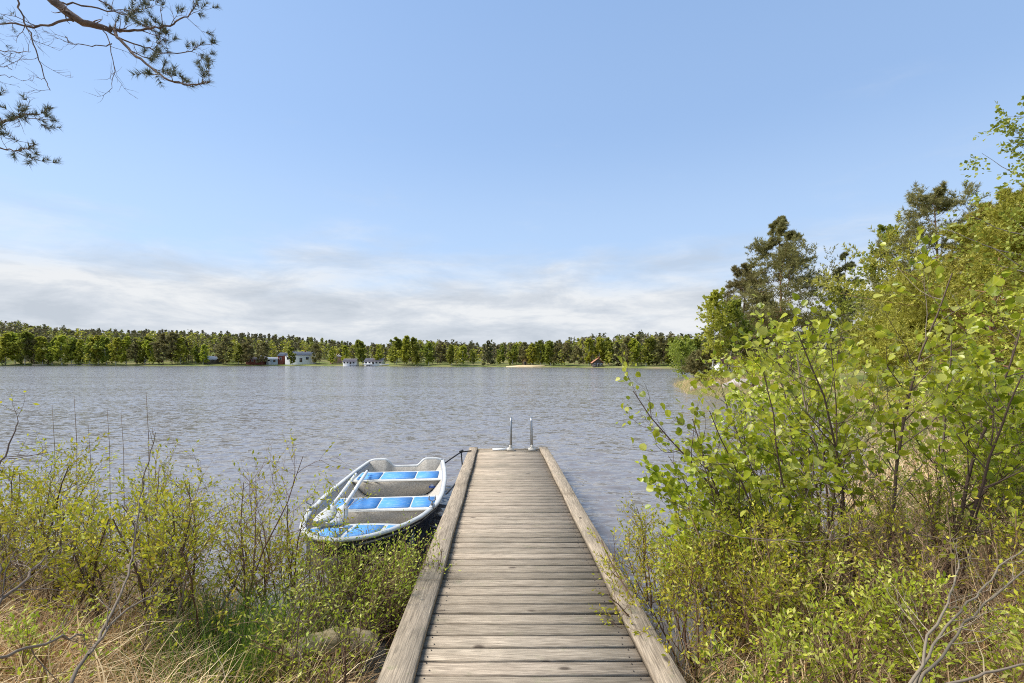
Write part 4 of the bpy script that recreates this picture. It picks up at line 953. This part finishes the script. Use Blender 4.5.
# understory at the edge of the wood
n = 3400; xu = rng.uniform(-420, 120, n); yu = rng.uniform(120, 300, n); su = sdf(xu, yu); pu = 512+xu/yu*F
ku = (su > 4) & (su < 15) & (pu > -60) & (pu < 760) & ~(((pu > 200) & (pu < 224)) | ((pu > 244) & (pu < 320)) | ((pu > 340) & (pu < 388)) | ((pu > 588) & (pu < 605)) | ((pu > 505) & (pu < 546) & (su < 9)))
x0_, y0_, z0_, h0_ = x, y, z, h; x, y = xu[ku], yu[ku]; z = ground(x, y); h = rng.uniform(2.5, 10.5, len(x)); se = rng.rand(len(x))
crowns(se < .5, 2, '', .85, .33, False, 60, None); crowns((se >= .5) & (se < .8), 4, '', .85, .3, False, 60, None); crowns(se >= .8, 0, '', .85, .3, False, 60, None)
x, y, z, h = x0_, y0_, z0_, h0_
P = np.stack([np.stack([x, y, z-.3], 1), np.stack([x, y, z+h*.9], 1)], 1); tubes(g, P, np.stack([h*.012, h*.004], 1), 4, 3)
M['woodpine'] = foliage('wood_pine', [(.14, .14, .055), (.21, .19, .085), (.27, .23, .12)], .1, .7, .1)
tag(g.build('far_wood', [M['woodpine'], M['pineneedle'], M['birch'], M['pinegrey'], M['birchlight']]), kind='stuff')

# ------------------------------------------------------------------ far buildings, piers, rocks
white = plain('white_boards', (.72, .72, .70), (.80, .80, .78), .6, .8); red = plain('falun_red', (.16, .045, .03), (.21, .06, .04), .8, 1)
tile = plain('grey_roof', (.20, .20, .21), (.30, .30, .31), .7, 1.5); otile = plain('orange_tile', (.50, .22, .12), (.60, .30, .18), .7, 2); dark = plain('dark_boards', (.07, .055, .045), (.11, .09, .07), .8, 1)
glass = plain('window_glass', (.03, .035, .045), rough=.1, spec=.6); yel = plain('yellow_boards', (.55, .38, .18), (.62, .46, .24), .7, 1); pinkr = plain('faded_roof', (.36, .29, .28), (.46, .38, .36), .8, 1.2)
def house(name, label, px, Y0, wpx, hpx_wall, hpx_roof, base_py, dep, wm, rm, wins=3, rz=0, chim=True, gable=False, cat='house', door=True):
    k = Y0/F; X0 = X_(px, Y0); z0 = CZ-(base_py-HY)*k; W = wpx*k; Hw = hpx_wall*k; Hr = hpx_roof*k
    zg = ground1(X0, Y0); fl = max(0, z0-zg)+.4
    root = empty(name, (X0, Y0, z0), label, cat, None, rz=rz)
    g = Geo(); V = [(-W/2, -dep/2, -fl), (W/2, -dep/2, -fl), (W/2, dep/2, -fl), (-W/2, dep/2, -fl), (-W/2, -dep/2, Hw), (W/2, -dep/2, Hw), (W/2, dep/2, Hw), (-W/2, dep/2, Hw)]
    if not gable: V += [(-W/2, 0, Hw+Hr), (W/2, 0, Hw+Hr)]; Fc = [[0, 1, 5, 4], [2, 3, 7, 6], [1, 2, 6, 9, 5], [3, 0, 4, 8, 7]]
    else: V += [(0, -dep/2, Hw+Hr), (0, dep/2, Hw+Hr)]; Fc = [[0, 1, 5, 8, 4], [2, 3, 7, 9, 6], [1, 2, 6, 5], [3, 0, 4, 7]]
    g.addl(V, Fc); g.build('wall', wm, root)
    g = Geo(); e = .35; th_ = .16
    if not gable: A = [(-W/2-e, -dep/2-e, Hw-.1), (W/2+e, -dep/2-e, Hw-.1), (W/2+e, 0, Hw+Hr+.06), (-W/2-e, 0, Hw+Hr+.06), (W/2+e, dep/2+e, Hw-.1), (-W/2-e, dep/2+e, Hw-.1)]
    else: A = [(-W/2-e, -dep/2-e, Hw-.1), (-W/2-e, dep/2+e, Hw-.1), (0, dep/2+e, Hw+Hr+.06), (0, -dep/2-e, Hw+Hr+.06), (W/2+e, dep/2+e, Hw-.1), (W/2+e, -dep/2-e, Hw-.1)]
    B_ = [(a, b_, c_+th_) for a, b_, c_ in A]
    g.addl(A+B_, [[6, 7, 8, 9], [9, 8, 10, 11], [0, 1, 7, 6], [0, 3, 9, 6], [3, 5, 11, 9], [1, 2, 8, 7], [2, 4, 10, 8], [4, 5, 11, 10], [0, 1, 2, 3], [3, 2, 4, 5]])
    rf = g.build('roof', rm, root)
    if chim: g = Geo(); g.box((W*.18, 0, Hw+Hr+.25), (.6, .6, 1.1)); g.build('chimney', red if wm is not red else tile, rf)
    ww, wh = min(1.3, W/(wins*2+1)), min(1.2, Hw*.45)
    for q in range(wins):
        wx = (q+.5)/wins*W-W/2
        isd = door and q == wins//2
        hh_ = wh if not isd else min(2.0, Hw*.78); zc_ = Hw*.55 if not isd else hh_/2+.05
        g = Geo(); g.box((wx, -dep/2-.02, zc_), (ww+.22, .08, hh_+.2)); fr_ = g.build('door' if isd else 'window', white if wm is not white else tile, root)
        g = Geo(); g.box((wx, -dep/2-.07, zc_), (ww, .04, hh_)); g.build('panel' if isd else 'pane', dark if isd else glass, fr_)
    return root
house('house', 'white two winged house with grey roof behind a green tree on the far shore', 301, 262, 25, 6.6, 3.4, 362, 8, white, tile, 4)
house('annex', 'narrow red annex joined to the left of the white house', 283, 263, 5, 6, 3, 362, 6, red, tile, 1, chim=False, cat='shed', door=False)
house('house', 'low dark red cottage with white trim left of the white house', 258, 262, 17, 3.2, 2.6, 362.5, 7, red, pinkr, 4)
house('shed', 'low pale blue grey shed between dark red cottage and white house', 274, 262, 11, 2.8, 1.6, 362, 5, plain('blue_grey_boards', (.42, .50, .56)), white, 2, chim=False, cat='shed')
house('house', 'grey roofed cottage standing alone left of all the other buildings', 214, 262, 12, 2.6, 2.8, 362, 7, dark, plain('pale_roof', (.45, .48, .52)), 3)
house('house', 'left one of the two long white cottages at the waterline', 351, 240, 12, 2.4, 2.6, 364, 6, white, pinkr, 4, chim=False)
house('house', 'right one of the two long white cottages with a faded roof', 375, 239, 17, 2.4, 3.0, 364, 7, white, pinkr, 5)
house('house', 'small reddish gabled cottage among trees right of the white house', 336, 262, 8, 4, 2.6, 361, 6, plain('pink_boards', (.50, .26, .20)), pinkr, 2, gable=True)
house('hut', 'yellow bathing hut by the sandy strip on the far shore', 525, 206, 5, 5.2, 2.4, 366, 2.2, yel, otile, 1, chim=False, gable=True, cat='hut')
house('house', 'dark cottage with an orange tiled roof under the bright green trees', 597, 178, 10, 3.6, 4.0, 366.5, 5, dark, otile, 3, gable=True)
house('boathouse', 'white boathouse with a red roof partly hidden behind the birches on the point', 727, 72, 22, 10, 5, 373, 4, white, red, 2, chim=False, cat='boathouse')
sand = plain('pale_sand', (.50, .38, .20), (.60, .48, .28), .95, .5)
g = Geo(); a = np.linspace(0, 2*math.pi, 28, endpoint=False); cx0, cy0 = X_(526, 200), 197.5
g.addl([(cx0+8.0*math.cos(q)*(1+.08*math.sin(3*q)), cy0+3.2*math.sin(q), max(ground1(cx0+8*math.cos(q), cy0+3.2*math.sin(q)), .02)+.32) for q in a]+[(cx0+8.4*math.cos(q), cy0+3.6*math.sin(q), -.4) for q in a], [list(range(28))]+[[k+28, (k+1) % 28+28, (k+1) % 28, k] for k in range(28)])
tag(g.build('beach', sand), kind='structure')
def jetty(label, px, wpx, py, col):
    Y0 = front(px)-2.2; W = wpx/F*Y0; X0 = X_(px, Y0); root = empty('jetty', (X0, Y0, 0), label, 'jetty', 'small jetties on the far shore')
    g = Geo(); g.box((0, 0, .5), (W, 1.8, .16)); g.build('deck', col, root)
    for sx in (-.45, 0, .45): g = Geo(); g.box((W*sx, -.6, -.2), (.2, .2, 1.28)); g.build('post', M['post'], root)
pale = plain('pale_planks', (.50, .46, .40), (.60, .56, .50), .8, 1)
for lab, px, wpx in [('pale jetty nearest the left edge on the far shore', 40, 13), ('middle of the three pale jetties on the far left shore', 73, 7), ('pale jetty farthest right of the three on the far left shore', 88, 10), ('dark jetty in front of the long white cottages', 357, 14)]: jetty(lab, px, wpx, 364, pale if 'pale' in lab else dark)
# little boats pulled up by the cottages
def small_boat(label, px, Ln, rz, m_):
    Y0 = front(px)+1.0; X0 = X_(px, Y0); g = Geo(); V = []
    for t in np.linspace(0, 1, 9):
        w_ = .75*(1-abs(2*t-1)**2.6)+.05
        for sx, zz in ((-1, .62), (-.6, .1), (0, 0), (.6, .1), (1, .62), (.85, .62), (.5, .2), (-.5, .2), (-.85, .62)): V.append(((t-.5)*Ln, sx*w_, zz+.12*abs(2*t-1)))
    g.addl(V, [[q*9+k, q*9+(k+1) % 9, (q+1)*9+(k+1) % 9, (q+1)*9+k] for q in range(8) for k in range(9)])
    tag(g.build('small_boat', m_, loc=(X0, Y0, ground1(X0, Y0)+.15)), label, 'boat', 'small boats drawn up on the far shore').rotation_euler.z = rz
for i_, (px, lab) in enumerate([(349, 'small white boat drawn up below the left long cottage'), (368, 'small white boat drawn up between the two long cottages'), (384, 'small white boat drawn up at the right end of the cottages')]): small_boat(lab, px, 4.5, .1*i_, white)
# rocks on the point
rock = plain('granite', (.30, .26, .23), (.50, .45, .41), .9, 3, bump=.6, bscale=6)
def boulder(label, x, y, r, sd, sq=.6):
    rng = np.random.RandomState(sd); nu, nv = 16, 10; V = []
    ph = rng.rand(6)*6.28
    for j in range(nv+1):
        for i in range(nu):
            u, v_ = 2*math.pi*i/nu, math.pi*j/nv; d = np.array([math.cos(u)*math.sin(v_), math.sin(u)*math.sin(v_), math.cos(v_)])
            k = 1+.18*math.sin(3*d[0]+ph[0]+2*d[1])+.14*math.sin(4*d[1]+ph[1])+.10*math.sin(5*d[2]+ph[2]+3*d[0])
            V.append(d*r*k*np.array([1, .8, sq]))
    g = Geo(); g.addl(V, [[j*nu+i, j*nu+(i+1) % nu, (j+1)*nu+(i+1) % nu, (j+1)*nu+i][::-1] for j in range(nv) for i in range(nu)])
    return tag(g.build('boulder', rock, smooth=True, loc=(x, y, max(ground1(x, y), 0)+r*sq*.2)), label, 'rock', 'rocks on the right bank')
for i_, (px, Y0, r, lab) in enumerate([(742, 31, .75, 'largest pale rock at the waterline of the point'), (728, 30.6, .4, 'small rock left of the largest pale rock'), (712, 31.5, .45, 'flat rock under the leftmost birch'), (760, 28, .4, 'grey rock between the point and the alders'), (696, 32.5, .35, 'rock at the very tip of the point'), (812, 20, .4, 'grey rock seen through the alders')]): boulder(lab, X_(px, Y0), Y0, r, 500+i_)
